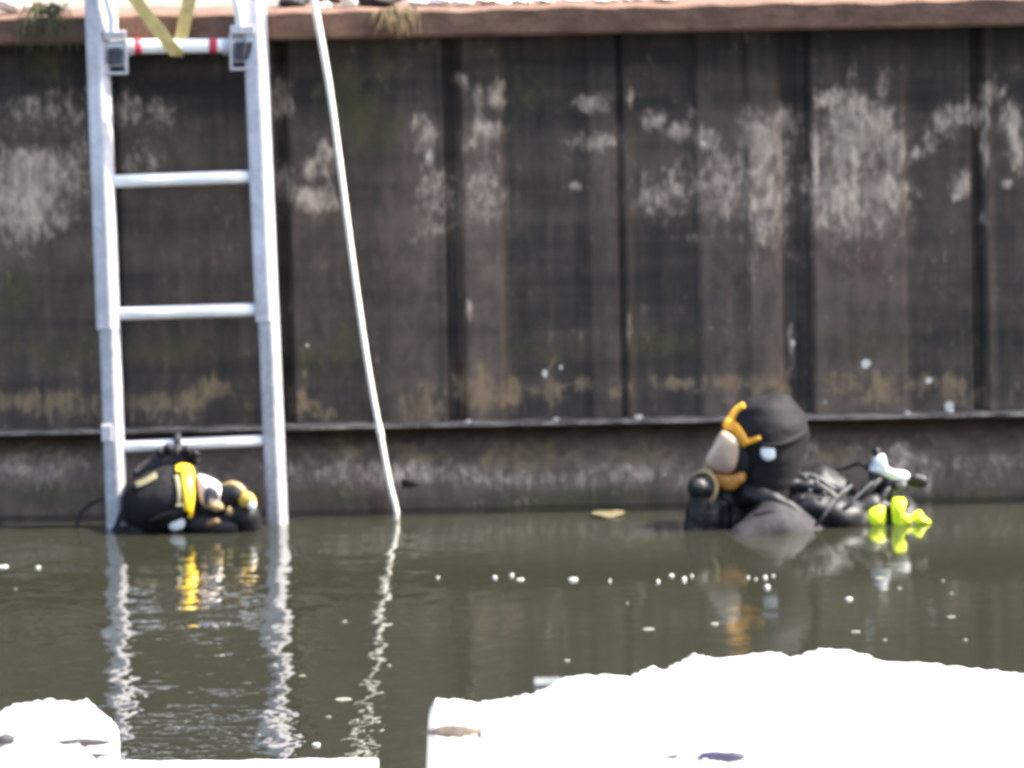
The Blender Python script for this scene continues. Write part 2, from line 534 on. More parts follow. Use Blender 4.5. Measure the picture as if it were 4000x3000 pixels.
ST_LOW['white'] = [(2050, 1835, 8, 8, .8), (2595, 1855, 10, 10, .8), (2230, 1940, 8, 8, .6)]
ST_LOW['rust'] = [(1470, 1960, 40, 60, .8), (3850, 1770, 150, 40, .45), (2350, 1760, 200, 30, .35), (900, 1800, 200, 60, .3)]


def stain_attrs(me, table, tonef):
    n = len(me.vertices)
    co = np.empty(n * 3)
    me.vertices.foreach_get('co', co)
    co = co.reshape(-1, 3)
    # object coordinates are world coordinates for the wall parts
    for key, lst in table.items():
        a = np.zeros(n)
        for (px, py, rx, ry, s) in lst:
            c = at(px, py, 0.0)
            d = ((co[:, 0] - c.x) / (rx * 1.4 / PXM)) ** 2 + ((co[:, 2] - c.z) / (ry * 1.4 / PXM)) ** 2
            a = np.maximum(a, s * np.exp(-d * 0.9))
        if key in ('lime', 'algae', 'buff', 'rust') and len(lst):
            # beyond the surveyed stretch the same wear goes on, more loosely
            out = (np.abs(co[:, 0]) > 1.25)
            w = 0.5 + 0.5 * np.sin(co[:, 0] * 9.0 + 3.0 * np.sin(co[:, 0] * 3.1) + len(key))
            zc = {'lime': 0.78, 'algae': 0.9, 'buff': 0.27, 'rust': 0.5}[key]
            a = np.where(out, np.maximum(a, 0.75 * w * np.exp(-((co[:, 2] - zc) / 0.09) ** 2)), a)
        at_ = me.attributes.new(key, 'FLOAT', 'POINT')
        at_.data.foreach_set('value', a.astype(np.float32))
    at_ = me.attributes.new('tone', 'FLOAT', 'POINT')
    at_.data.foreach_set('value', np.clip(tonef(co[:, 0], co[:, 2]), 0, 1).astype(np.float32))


# joints between the steel sheets (photograph x at mid height)
JP = [445 - 660 * k for k in range(6, 0, -1)] + [445, 1108, 1775, 2428, 3112, 3826] + [3826 + 668 * k for k in range(1, 7)]
JH = {1775: 32, 2428: 13, 3112: 56, 3826: 26, 1108: 24}
JX = [WX(j) for j in JP]
# tone of each strip of sheet: stains, plus shade painted into recessed pans and joints (photograph x, tone)
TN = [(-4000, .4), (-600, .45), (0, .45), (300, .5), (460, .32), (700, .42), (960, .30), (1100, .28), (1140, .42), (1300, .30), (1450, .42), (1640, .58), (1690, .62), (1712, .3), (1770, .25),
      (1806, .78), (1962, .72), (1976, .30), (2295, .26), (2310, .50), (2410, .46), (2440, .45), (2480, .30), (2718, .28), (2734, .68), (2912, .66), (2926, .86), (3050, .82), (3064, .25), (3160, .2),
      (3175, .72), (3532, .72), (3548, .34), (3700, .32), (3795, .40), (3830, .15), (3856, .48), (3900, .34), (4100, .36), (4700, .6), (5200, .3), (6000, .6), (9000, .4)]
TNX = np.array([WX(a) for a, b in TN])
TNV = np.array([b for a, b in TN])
# relief of the sheets: metres behind the front plane
RL = [(-4000, 0), (1140, .0), (1300, .012), (1420, .012), (1520, 0), (1740, .0), (1806, -.004), (1955, -.002), (1980, .02), (2280, .02), (2312, .004), (2412, .0), (2450, -.004), (2480, .014), (2715, .014),
      (2740, .0), (2910, .0), (2930, -.012), (3052, -.008), (3170, -.008), (3200, .0), (3530, .0), (3555, .016), (3790, .012), (3856, -.006), (3890, .01), (9000, .01)]
RLX = np.array([WX(a) for a, b in RL])
RLV = np.array([b for a, b in RL])


def relief(x):
    y = np.interp(x, RLX, RLV)
    for j, xj in zip(JP, JX):
        h = JH.get(j, 26) / PXM
        g = np.clip((h * 1.25 - np.abs(x - xj)) / (h * 0.45), 0, 1)
        y = y + g * (0.032 if h > .012 else 0.014)
    return y


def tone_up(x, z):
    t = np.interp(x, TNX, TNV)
    # a little darker low down; under the cap its shade is painted in with dark stains
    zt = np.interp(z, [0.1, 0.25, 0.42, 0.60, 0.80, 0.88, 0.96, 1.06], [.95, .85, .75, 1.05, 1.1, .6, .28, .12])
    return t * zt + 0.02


wall = thing('quay_wall', (0, 0, 0), 'dark stained steel sheet pile quay wall rising from the water across the whole picture', 'wall')
for i in range(len(JX) - 1):
    x0, x1 = JX[i], JX[i + 1]
    near = x1 > -1.5 and x0 < 1.5
    nx = max(6, int((x1 - x0) / (0.006 if near else 0.02)))
    nzv = 120 if near else 40
    xs = np.linspace(x0, x1, nx + 1)
    zs = np.linspace(Z_LEDGE - 0.004, Z_CAPB + 0.03, nzv + 1)
    ys = relief(xs)
    bm = bmesh.new()
    rows = []
    for z in zs:
        rows.append([bm.verts.new((x, y + 0.0015 * math.sin(z * 21 + x * 7), z)) for x, y in zip(xs, ys)])
    for a in range(nzv):
        for b in range(nx):
            bm.faces.new((rows[a][b], rows[a][b + 1], rows[a + 1][b + 1], rows[a + 1][b]))
    # back and edges so that the sheet has its real thickness
    me = bpy.data.meshes.new('sheet_pile')
    bm.to_mesh(me)
    bm.free()
    o = link('sheet_pile', me, M_WALL, wall, True)
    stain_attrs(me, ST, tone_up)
    md = o.modifiers.new('thick', 'SOLIDIFY')
    md.thickness = 0.012
    md.offset = -1.0

# lower wall under the ledge
bm = bmesh.new()
xs = np.linspace(-4.2, 4.2, 560)
zs = np.linspace(-0.5, Z_LEDGE - 0.012, 60)
rows = [[bm.verts.new((x, float(np.interp(z, [0.02, 0.085, 0.14, 0.20], [-0.022, -0.012, 0.03, 0.14])) + 0.004 * math.sin(x * 4.1 + 1) + 0.0025 * math.sin(x * 23 + z * 9), z)) for x in xs] for z in zs]
for a in range(len(zs) - 1):
    for b in range(len(xs) - 1):
        bm.faces.new((rows[a][b], rows[a][b + 1], rows[a + 1][b + 1], rows[a + 1][b]))
me = bpy.data.meshes.new('lower_wall')
bm.to_mesh(me)
bm.free()
o = link('lower_wall', me, M_WALL, wall, True)


def tone_low(x, z):
    return 0.80 + 0.10 * np.sin(x * 5.0) + np.interp(z, [0, .03, .07, .12, .2], [-.06, -.02, .15, .15, .0])


stain_attrs(me, ST_LOW, tone_low)
md = o.modifiers.new('thick', 'SOLIDIFY')
md.thickness = 0.04
md.offset = -1.0

# ledge: a steel plate standing out at the foot of the sheets, its lip chipped
M_LEDGE = NT('worn_ledge_steel')
_a = M_LEDGE.noise(M_LEDGE.pos(14, 14, 40), 1.0, 5.0, 0.65)
_b = M_LEDGE.noise(M_LEDGE.pos(), 120.0, 3.0)
_c = M_LEDGE.mix(M_LEDGE.step(_a, 0.35, 0.68), (0.055, 0.046, 0.038, 1), (0.30, 0.265, 0.22, 1))
_c = M_LEDGE.mix(M_LEDGE.step(_b, 0.62, 0.72), _c, (0.5, 0.47, 0.42, 1))
M_LEDGE.l(_c, M_LEDGE.b.inputs['Base Color'])
M_LEDGE.b.inputs['Roughness'].default_value = 0.8
M_LEDGE.bump(_b, 0.002)
M_LEDGE = M_LEDGE.m
bm = bmesh.new()
rings = []
for x in np.linspace(-4.2, 4.2, 420):
    e = 0.003 * math.sin(x * 31) + 0.002 * math.sin(x * 87 + 1)
    rings.append([(x, 0.17, Z_LEDGE), (x, -0.066 + e, Z_LEDGE - 0.001), (x, -0.069 + e, Z_LEDGE - 0.004), (x, -0.064 + e, Z_LEDGE - 0.008), (x, 0.17, Z_LEDGE - 0.010)])
loft(bm, rings)
frombm('ledge', bm, M_LEDGE, wall)

# capping beam
bm = bmesh.new()
rings = []
for x in np.linspace(-4.2, 4.2, 300):
    e = 0.0006 * math.sin(x * 17) + 0.0005 * math.sin(x * 61)
    t = 0.002 * math.sin(x * 41 + 2) + 0.002 * math.sin(x * 13)
    rings.append([(x, -0.112 + e, Z_CAPB), (x, -0.12 + e, Z_CAPB + 0.008), (x, -0.12 + e, Z_CAPT - 0.006 + t), (x, -0.113 + e, Z_CAPT + t), (x, 0.10, Z_CAPT + 0.002 + t), (x, 0.10, Z_CAPB)])
loft(bm, rings)
frombm('capping_beam', bm, M_CAP, wall)

# ground behind the wall
bm = bmesh.new()
gx = np.linspace(-60, 60, 60)
gy = [0.101, 0.16, 0.3, 0.6, 1.2, 2.5, 5, 10, 20, 40, 90, 300]
rows = [[bm.verts.new((x * (1 if y < 40 else 5), y, Z_CAPT - 0.012 + 0.012 * math.sin(x * 5 + y * 3) * min(1, y))) for x in gx] for y in gy]
for a in range(len(gy) - 1):
    for b in range(len(gx) - 1):
        bm.faces.new((rows[a][b], rows[a][b + 1], rows[a + 1][b + 1], rows[a + 1][b]))
tag(frombm('quay_ground', bm, M_GRAVEL, None, True), None, None, kind='structure')
# wall face far to either side, hidden from the frame, so that the bank goes on
for s in (-1, 1):
    bm = bmesh.new()
    box(bm, (s * 32.2, 0.15, 0.3), (28.0, 0.14, 0.84))
    tag(frombm('bank', bm, M_CAP), None, None, kind='structure')

# ------------------------------------------------------------------ water
LDX, LDY = at(640, 2040, -0.32).x, -0.32       # where the wader on the left stirs the water
k = NT('murky_canal_water')
p = k.pos()
sep = k.n('SeparateXYZ')
k.l(p, sep.inputs[0])
dx = k.math('SUBTRACT', sep.outputs[0], LDX - 0.05)
dy = k.math('SUBTRACT', sep.outputs[1], LDY)
stir = k.step(k.math('ABSOLUTE', dx), 0.95, 0.35)
w1 = k.noise(k.pos(6.5, 4.2, 1), 1.0, 2.0, 0.45)
w2 = k.noise(k.pos(17, 11, 1), 1.0, 2.0, 0.45)
w3 = k.noise(k.pos(3.0, 1.2, 1), 1.0, 1.0)
r2 = k.math('SQRT', k.math('ADD', k.math('POWER', dx, 2.0), k.math('POWER', dy, 2.0)))
ringw = k.math('SINE', k.math('MULTIPLY', k.math('ADD', r2, k.math('MULTIPLY', w3, 0.12)), 62.0))
ringw = k.math('MULTIPLY', ringw, k.step(r2, 1.8, 0.1))
h = k.math('MULTIPLY', w1, k.math('ADD', 0.75, k.math('MULTIPLY', stir, 3.2)))
h = k.math('ADD', h, k.math('MULTIPLY', w2, k.math('ADD', 0.38, k.math('MULTIPLY', stir, 1.0))))
h = k.math('ADD', h, k.math('MULTIPLY', ringw, 0.06))
mud = k.noise(k.pos(1.2, 0.5, 1), 1.0, 3.0)
k.l(k.mix(mud, (0.0180, 0.0188, 0.0125, 1), (0.0240, 0.0243, 0.0168, 1)), k.b.inputs['Base Color'])
k.l(k.math('SUBTRACT', 0.075, k.math('MULTIPLY', stir, 0.045)), k.b.inputs['Roughness'])
k.b.inputs['IOR'].default_value = 1.333
k.bump(h, 0.0016)
bm = bmesh.new()
v = [bm.verts.new(q) for q in ((-60, -9.0, 0), (60, -9.0, 0), (60, 0.05, 0), (-60, 0.05, 0))]
bm.faces.new(v)
tag(frombm('water', bm, k.m), None, None, kind='structure')

# near bank (mostly below the frame)
bm = bmesh.new()
prof = [(-40, 0.80), (-8.96, 0.80), (-8.90, 0.74), (-8.86, -0.4), (-40, -0.4)]
loft(bm, [[(x, y, z) for y, z in prof] for x in (-60, -20, -5, -2, 0, 2, 5, 20, 60)])
tag(frombm('near_bank', bm, M_GRAVEL), None, None, kind='structure')


# ------------------------------------------------------------------ foreground stones
def stone_profile(name, prof, y_front, y_back, zbase, mat, label, cat, seed=1, sub=6, group=None, rough=0.012):
    """a broken stone: its top edge follows a surveyed profile, its body falls away to front and back"""
    rnd = random.Random(seed)
    xs, zs = [], []
    for (a, b) in zip(prof[:-1], prof[1:]):
        for q in range(sub):
            t = q / sub
            xs.append(a[0] + (b[0] - a[0]) * t)
            zs.append(a[1] + (b[1] - a[1]) * t + rnd.uniform(-1, 1) * rough * 0.35)
    xs.append(prof[-1][0])
    zs.append(prof[-1][1])
    ny = 16
    ph = [(rnd.uniform(8, 40), rnd.uniform(8, 40), rnd.uniform(0, 6)) for _ in range(7)]
    nf = lambda x, y: sum(math.sin(a * x + b * y + c) for a, b, c in ph) / 7
    bm = bmesh.new()
    rings = []
    for x, z in zip(xs, zs):
        ring = []
        for q in range(ny + 1):
            t = q / ny
            y = y_front + (y_back - y_front) * t
            s = 1 - 0.55 * (1 - t) ** 2.2
            if t > 0.86:
                s = 1 - 0.1 * (t - 0.86) / 0.14
            zz = zbase + (z - zbase) * s + (nf(x, y) * rough * 1.4 if t < 0.85 else -abs(nf(x, y)) * rough * .3)
            ring.append((x, y + nf(x * 2, y) * rough, max(zz, zbase + 0.003)))
        ring.append((x, y_back + 0.01, zbase))
        ring.append((x, y_front - 0.01, zbase))
        rings.append(ring)
    loft(bm, rings)
    o = frombm(name, bm, mat)
    return tag(o, label, cat, group)


YR = -9.09
P9 = lambda px, py: (at(px, py, YR).x, at(px, py, YR).z)
rockp = [(1676, 2800), (1682, 2760), (1705, 2724), (1788, 2729), (1852, 2741), (1964, 2730), (2058, 2708), (2120, 2690), (2195, 2645), (2305, 2632), (2422, 2636), (2469, 2636), (2540, 2595), (2598, 2611), (2650, 2580), (2710, 2541), (2775, 2564), (2900, 2556), (3021, 2541), (3092, 2560),
         (3198, 2524), (3339, 2536), (3445, 2576), (3609, 2582), (3780, 2604), (3891, 2611), (4000, 2626), (4200, 2640), (4400, 2700), (4600, 2760), (4640, 2900)]
stone_profile('white_rock', [P9(*q) for q in rockp], -9.75, -9.0, 0.80, M_STONE, 'big glaring white sunlit rock with jagged top across the lower right foreground', 'rock', 3, rough=0.005)
slabp = [(-900, 2965), (-300, 2962), (100, 2960), (440, 2957), (800, 2954), (1200, 2950), (1468, 2945), (1474, 2950)]
stone_profile('stone_slab', [(at(*q, -9.02).x, at(*q, -9.02).z) for q in slabp], -9.9, -9.0, 0.80, M_STONE, 'flat white sunlit stone slab along the bottom left edge', 'stone', 5, rough=0.003)
YB = -9.15
PB = lambda px, py: (at(px, py, -9.206).x, at(px, py, -9.206).z)
bp = [(-330, 2900), (-260, 2830), (-120, 2780), (0, 2790), (30, 2762), (90, 2742), (200, 2735), (320, 2745), (338, 2733), (352, 2752), (400, 2790), (440, 2830), (452, 2880)]
stone_profile('white_boulder', [PB(*q) for q in bp], -9.55, YB, 0.868, M_STONE, 'rounded white sunlit boulder sitting on the slab at lower left', 'boulder', 9, rough=0.006)


def small_box(name, a, b, y0, y1, mat, label, cat, group=None, bev=0.002):
    """block between two surveyed corners"""
    A, B = at(a[0], a[1], y1), at(b[0], b[1], y1)
    bm = bmesh.new()
    box(bm, ((A.x + B.x) / 2, (y0 + y1) / 2, (A.z + B.z) / 2), (abs(B.x - A.x) / 2, abs(y1 - y0) / 2, abs(A.z - B.z) / 2))
    bevel(bm, bev)
    return tag(frombm(name, bm, mat), label, cat, group)


# ------------------------------------------------------------------ ladder
ladder = thing('ladder', at(740, 2040, -0.25), 'tall aluminium ladder leaning on the quay wall with its foot in the water', 'ladder')


def dl(py):
    return -0.25 + 0.10 * (2040 - py) / 2040.0


def lx(px_fn, py):
    return at(px_fn(py), py, dl(py))


leftc = lambda py: 388 + (py - 350) * 0.0372
rightc = lambda py: 1006 + (py - 350) * 0.0420
RAILP = [(-.028, -.004), (-.027, .014), (-.020, .019), (.004, .024), (.010, .023), (.0265, .008), (.028, .000), (.028, -.022), (-.028, -.022)]


def railobj(cf, y0, y1, mat, sc=1.0, off=(0, 0)):
    A, B = lx(cf, y0), lx(cf, y1)
    d = (B - A).normalized()
    ax = Vector((1, 0, 0))
    ax = (ax - d * ax.dot(d)).normalized()
    ay = d.cross(ax)
    if ay.y > 0:
        ay = -ay
    bm = bmesh.new()
    n = 14
    loft(bm, [[A + (B - A) * (i / n) + ax * (u * .93 * sc + off[0]) + ay * (v_ * sc + off[1]) for u, v_ in RAILP] for i in range(n + 1)])
    return frombm('rail', bm, mat, ladder)


for cf in (leftc, rightc):
    railobj(cf, -160, 1285 if cf is leftc else 1255, M_ALU)
    lo = railobj(cf, 1285 if cf is leftc else 1255, 2300, M_ALU_DULL, 0.90, (0.003, -0.002))
    lo['label'] = 'dull lower ladder rail'
rungs = [(184, 178), (711, 689), (1228, 1208), (1748, 1720), (2264, 2236)]
rung_objs = []
for i, (a, b) in enumerate(rungs):
    A, B = lx(leftc, a), lx(rightc, b)
    A.y += 0.004
    B.y += 0.004
    rr = 0.0142 if i else 0.0158
    bm = bmesh.new()
    tube(bm, [A + (B - A) * t for t in (0, .33, .66, 1)], rr if i != 3 else 0.0125, seg=20, sm=1, roundend=False)
    r = frombm('rung', bm, M_RUNG, ladder, True)
    rung_objs.append(r)
    if i == 0:
        for f in ((545 - 388) / 618, (840 - 388) / 618):
            c = A + (B - A) * f
            d = (B - A).normalized()
            bm = bmesh.new()
            tube(bm, [c - d * 0.009, c + d * 0.009], rr + 0.0012, seg=20, sm=1, roundend=False)
            q = frombm('red_band', bm, M_RED, r, True)
for cf, s in ((leftc, 1), (rightc, -1)):
    # rung lock: pressed plate with a dark hook in it
    px0, px1 = (405, 496) if s == 1 else (898, 998)
    y0, y1 = (120, 292) if s == 1 else (98, 275)
    A = at(px0, y1, dl(200) - 0.012)
    B = at(px1, y0, dl(200) - 0.012)
    bm = bmesh.new()
    w, hh = (B.x - A.x), (B.z - A.z)
    cx, cz, cy = (A.x + B.x) / 2, (A.z + B.z) / 2, A.y
    tw = 0.0065
    # rim of the plate, standing forward
    box(bm, (cx, cy, A.z + tw / 2), (w / 2, 0.012, tw / 2))
    box(bm, (cx, cy, B.z - 0.009), (w / 2 * 0.9, 0.014, 0.009))
    xe = B.x - tw / 2 if s == 1 else A.x + tw / 2
    box(bm, (xe, cy, (A.z + B.z) / 2 - 0.006), (tw / 2, 0.013, hh / 2 - 0.012))
    box(bm, (cx, cy + 0.011, cz - 0.004), (w / 2 - tw, 0.002, hh / 2 - 0.02))
    bevel(bm, 0.0018)
    lk = frombm('rung_lock', bm, M_ALU, ladder)
    bm = bmesh.new()
    hx0, hx1 = (at(424, 200, cy).x, at(470, 200, cy).x) if s == 1 else (at(918, 200, cy).x, at(988, 200, cy).x)
    box(bm, ((hx0 + hx1) / 2, cy - 0.001, cz - 0.006), ((hx1 - hx0) / 2, 0.008, hh / 2 - 0.030))
    tube(bm, [((hx0 + hx1) / 2 - .004, cy - 0.011, cz - 0.02), ((hx0 + hx1) / 2 + .003, cy - 0.013, cz + 0.01)], 0.004, seg=8, sm=1)
    bevel(bm, 0.0012, 1)
    frombm('hook', bm, M_LOCK, lk)
    # ferrule where the rung meets the lock
    f = at(512 if s == 1 else 884, 184, dl(200) + 0.004)
    bm = bmesh.new()
    tube(bm, [f - Vector((0.008, 0, 0)), f + Vector((0.008, 0, 0))], 0.0185, seg=18, sm=1, roundend=False)
    bevel(bm, 0.002, 1)
    frombm('ferrule', bm, M_ALU, ladder)
    # guide bar of the upper section coming down to the lock
    if s == 1:
        pts = [at(405, -120, -0.19), at(420, -10, -0.185), at(438, 60, -0.18), at(440, 115, -0.175)]
    else:
        pts = [at(905, -120, -0.19), at(920, -10, -0.185), at(933, 50, -0.18), at(938, 100, -0.175)]
    tubeobj('guide_bar', pts, 0.0105, M_RUNG, ladder, seg=12)
# collar on the lower left rail
c = at(418, 1690, dl(1690) - 0.012)
bm = bmesh.new()
box(bm, (c.x, c.y, c.z), (0.012, 0.014, 0.019))
bevel(bm, 0.003)
frombm('collar', bm, M_ALU, ladder)

# yellow webbing looped round the top rung
bm = bmesh.new()


def strapbar(bm, pts, w, th=0.0022):
    P = [Vector(p) for p in pts]
    rings = []
    for i, p_ in enumerate(P):
        d = (P[min(i + 1, len(P) - 1)] - P[max(i - 1, 0)]).normalized()
        side = d.cross(Vector((0, 1, 0))).normalized()
        nrm = side.cross(d).normalized()
        rings.append([p_ + side * w / 2 + nrm * th / 2, p_ + side * w / 2 - nrm * th / 2, p_ - side * w / 2 - nrm * th / 2, p_ - side * w / 2 + nrm * th / 2])
    loft(bm, rings)


yr = dl(184)
strapbar(bm, [at(450, -120, yr - 0.030), at(545, 20, yr - 0.026), at(600, 95, yr - 0.024), at(660, 170, yr - 0.020), at(690, 208, yr - 0.010), at(688, 214, yr + 0.004)], 0.0285)
strapbar(bm, [at(765, -120, yr + 0.012), at(738, 10, yr + 0.016), at(722, 80, yr + 0.020), at(705, 165, yr + 0.0225), at(692, 210, yr + 0.014)], 0.0290)
tag(frombm('strap', bm, M_STRAP), 'yellow webbing strap looped in a V round the top ladder rung', 'strap')

# ------------------------------------------------------------------ rope
rp = [(1205, -140), (1225, 0), (1262, 200), (1295, 400), (1335, 700), (1388, 1100), (1440, 1450), (1484, 1690), (1520, 1880), (1546, 1985), (1548, 2030), (1540, 2090)]
rd = [-0.16, -0.16, -0.165, -0.17, -0.18, -0.19, -0.20, -0.205, -0.21, -0.21, -0.205, -0.20]
rope = thing('rope', at(1548, 2030, -0.21), 'long pale rope running down slanting from the quay edge into the water beside the ladder', 'rope')
pts = [at(a, b, d) for (a, b), d in zip(rp, rd)]
bm = bmesh.new()
tube(bm, pts, [.0078, .0076, .0072, .0068, .0064, .0061, .0059, .0058, .0058, .0058, .0058, .0056], seg=12, sm=12)
frombm('strand', bm, M_ROPE, rope, True)
bm = bmesh.new()
kc = at(1484, 1688, -0.205)
tube(bm, [kc + Vector((-.002, 0, .014)), kc, kc + Vector((.003, 0, -.014))], [.006, .0078, .006], seg=12)
frombm('knot', bm, M_ROPE, rope, True)


# ------------------------------------------------------------------ divers
class Prof:
    """solid head covering from surveyed slices: each slice = position, extent from a to b, depth half width"""

    def __init__(s, yc, slices, axis):
        s.yc, s.sl, s.axis = yc, slices, axis

    def mesh(s, bm, seg=36, n=4, grow=0.0):
        sl = s.sl
        P = np.array([(q[0], q[1], q[2], q[3]) for q in sl], float)
        tt = np.linspace(0, len(sl) - 1, (len(sl) - 1) * n + 1)
        # smooth interpolation of the slices
        pts = [Vector((q[1], q[2], q[3] * 1000)) for q in sl]
        cat = catmull(pts, n)
        pos = np.interp(tt, range(len(sl)), P[:, 0])
        rings = []
        s.tab = []
        for p_, c_ in zip(pos, cat):
            a, b, w = c_.x, c_.y, c_.z / 1000
            s.tab.append((p_, a, b, w))
            ring = []
            for t in np.linspace(0, 2 * math.pi, seg, endpoint=False):
                u = (a + b) / 2 + (b - a) / 2 * math.cos(t)
                px, py = (u, p_) if s.axis == 'v' else (p_, u)
                q = at(px, py, s.yc)
                ring.append((q.x, s.yc - w * math.sin(t), q.z))
            rings.append(ring)
        loft(bm, rings)

    def y(s, px, py, lift=0.0):
        p_, u = (py, px) if s.axis == 'v' else (px, py)
        T = np.array(s.tab)
        o = np.argsort(T[:, 0])
        T = T[o]
        a, b, w = (np.interp(p_, T[:, 0], T[:, i]) for i in (1, 2, 3))
        e = (u - (a + b) / 2) / max(1e-6, (b - a) / 2)
        e = max(-0.97, min(0.97, e))
        return s.yc - w * math.sqrt(1 - e * e) - lift

    def p(s, px, py, lift=0.0):
        q = at(px, py, s.yc)
        return Vector((q.x, s.y(px, py, lift), q.z))


def ribbon(name, path, surf, mat, parent, lift=0.003, th=0.006, n=6):
    """strip lying on a curved surface: path of (px, py, half width in px)"""
    P = catmull([Vector((a, b, c)) for a, b, c in path], n)
    bm = bmesh.new()
    rings = []
    for i, q in enumerate(P):
        d = (P[min(i + 1, len(P) - 1)] - P[max(i - 1, 0)])
        d.z = 0
        d.normalize()
        s = Vector((-d.y, d.x, 0))
        top, bot = [], []
        for f in np.linspace(-1, 1, 7):
            a = q + s * (q.z * f)
            hgt = lift + th * (1 - 0.6 * abs(f) ** 3) * 0.5
            top.append(surf.p(a.x, a.y, hgt))
            bot.append(surf.p(a.x, a.y, -0.006))
        rings.append(top + bot[::-1])
    loft(bm, rings)
    return frombm(name, bm, mat, parent, True)


def blob(name, poly, yc, mat, parent, bulge=0.02, thick=0.02, tilt=0.0, smooth=True, n=7):
    """rounded solid with a surveyed outline; tilt turns its face sideways (metres of depth per metre of x)"""
    cx = sum(p_[0] for p_ in poly) / len(poly)
    cy = sum(p_[1] for p_ in poly) / len(poly)
    C = at(cx, cy, yc)
    P = catmull([Vector((a, b, 0)) for a, b in poly + [poly[0]]], 4)[:-1]
    rings = []
    prof = [(t, math.sqrt(max(0, 1 - t ** 2.4))) for t in np.linspace(0.06, 1, n)]
    seq = [(t, -bulge * hgt) for t, hgt in prof] + [(1.0, thick * 0.5), (0.85, thick), (0.1, thick)]
    for t, yy in seq:
        ring = []
        for q in P:
            w = at(cx + (q.x - cx) * t, cy + (q.y - cy) * t, yc)
            ring.append((w.x, yc + yy + tilt * (w.x - C.x), w.z))
        rings.append(ring)
    bm = bmesh.new()
    loft(bm, rings)
    return frombm(name, bm, mat, parent, smooth)


# ---- right diver, head up, looking down to the left
YD = -0.40
dr = thing('person', at(3000, 2050, YD), 'diver with black hood and orange trimmed full face mask looking down left at right', 'person')
Q = lambda px, py, dy=0.0: at(px, py, YD) + Vector((0, dy, 0))
J = [(Q(3330, 2420, .04), .15), (Q(3230, 2240, .02), .155), (Q(3110, 2090, .0), .13), (Q(3020, 1990, .0), .066), (Q(3020, 1900, .0), .055), (Q(3010, 1790), .078), (Q(3015, 1690), .082), (Q(3010, 1620), .05),
     # near arm (towards the camera): shoulder, elbow, wrist, palm, fingers
     (Q(3020, 2030, -.125), .060), (Q(2860, 2118, -.17), .046), (Q(2700, 2280, -.14), .034), (Q(2660, 2320, -.12), .036), (Q(2610, 2350, -.12), .012),
     # far arm
     (Q(3120, 2060, .15), .060), (Q(2960, 2260, .20), .048), (Q(2800, 2380, .14), .034), (Q(2760, 2410, .12), .036), (Q(2710, 2440, .12), .012),
     # legs
     (Q(3400, 2520, -.09), .095), (Q(3520, 3100, -.12), .062), (Q(3600, 3650, -.10), .042), (Q(3520, 3720, -.12), .035),
     (Q(3400, 2520, .15), .095), (Q(3560, 3080, .18), .062), (Q(3700, 3600, .16), .042), (Q(3620, 3690, .14), .035)]
E = [(0, 1), (1, 2), (2, 3), (3, 4), (4, 5), (5, 6), (6, 7), (2, 8), (8, 9), (9, 10), (10, 11), (11, 12), (2, 13), (13, 14), (14, 15), (15, 16), (16, 17), (0, 18), (18, 19), (19, 20), (20, 21), (0, 22), (22, 23), (23, 24), (24, 25)]
bd = crumple(skin('body', J, E, M_SUIT, dr), .005, 14, 0, (1, 1, 1.8))
hood = Prof(YD, [(1533, 3016, 3048, .010), (1543, 2972, 3078, .036), (1558, 2920, 3098, .056), (1583, 2884, 3121, .073), (1634, 2860, 3149, .089), (1681, 2853, 3161, .095), (1724, 2864, 3158, .096), (1775, 2882, 3144, .094), (1815, 2890, 3134, .090),
                 (1860, 2890, 3126, .084), (1910, 2888, 3122, .078), (1960, 2890, 3135, .08), (2010, 2900, 3150, .09), (2060, 2930, 3150, .09)], 'v')
bm = bmesh.new()
hood.mesh(bm)
hd = frombm('hood', bm, M_HOOD, dr, True)
crumple(hd, .0028, 20, 0, (1, 1, 2.2))
# raised seam round the crown
ribbon('seam', [(2965, 1722, 7), (3040, 1716, 9), (3100, 1700, 12), (3140, 1682, 14), (3152, 1676, 12)], hood, M_HOOD, hd, 0.002, 0.008)
# white patch over the ear
blob('ear_patch', [(2970, 1740), (3018, 1732), (3030, 1752), (3030, 1790), (2998, 1802), (2974, 1782)], hood.y(3000, 1765) + 0.004, M_WHITE, hd, 0.008, 0.012)
# mask
mk_rim = blob('face_mask', [(2818, 1676), (2855, 1688), (2902, 1725), (2935, 1780), (2925, 1850), (2895, 1905), (2840, 1890), (2806, 1862), (2784, 1826), (2790, 1778), (2810, 1722)], YD - 0.045, M_RUBBER, dr, 0.014, 0.07, -0.30)
blob('lens', [(2816, 1690), (2830, 1686), (2858, 1700), (2882, 1722), (2886, 1750), (2882, 1792), (2872, 1824), (2858, 1842), (2836, 1850), (2798, 1842), (2764, 1824), (2754, 1806), (2764, 1776), (2786, 1738), (2802, 1706)], YD - 0.066, M_LENS, mk_rim, 0.010, 0.035, -0.34)
blob('chin_cup', [(2792, 1846), (2850, 1852), (2905, 1838), (2916, 1868), (2895, 1892), (2860, 1918), (2815, 1912), (2786, 1884)], YD - 0.055, M_DORANGE, mk_rim, 0.022, 0.06, -0.15)
ribbon('head_strap', [(2830, 1640, 16), (2853, 1662, 30), (2884, 1696, 27), (2912, 1722, 14)], hood, M_ORANGE, mk_rim, 0.012, 0.004)
ribbon('head_strap', [(2842, 1655, 20), (2856, 1625, 15), (2874, 1598, 11), (2906, 1574, 8)], hood, M_ORANGE, mk_rim, 0.001, 0.006)
ribbon('head_strap', [(2905, 1712, 12), (2935, 1702, 10), (2965, 1690, 8)], hood, M_ORANGE, mk_rim, 0.003, 0.005)
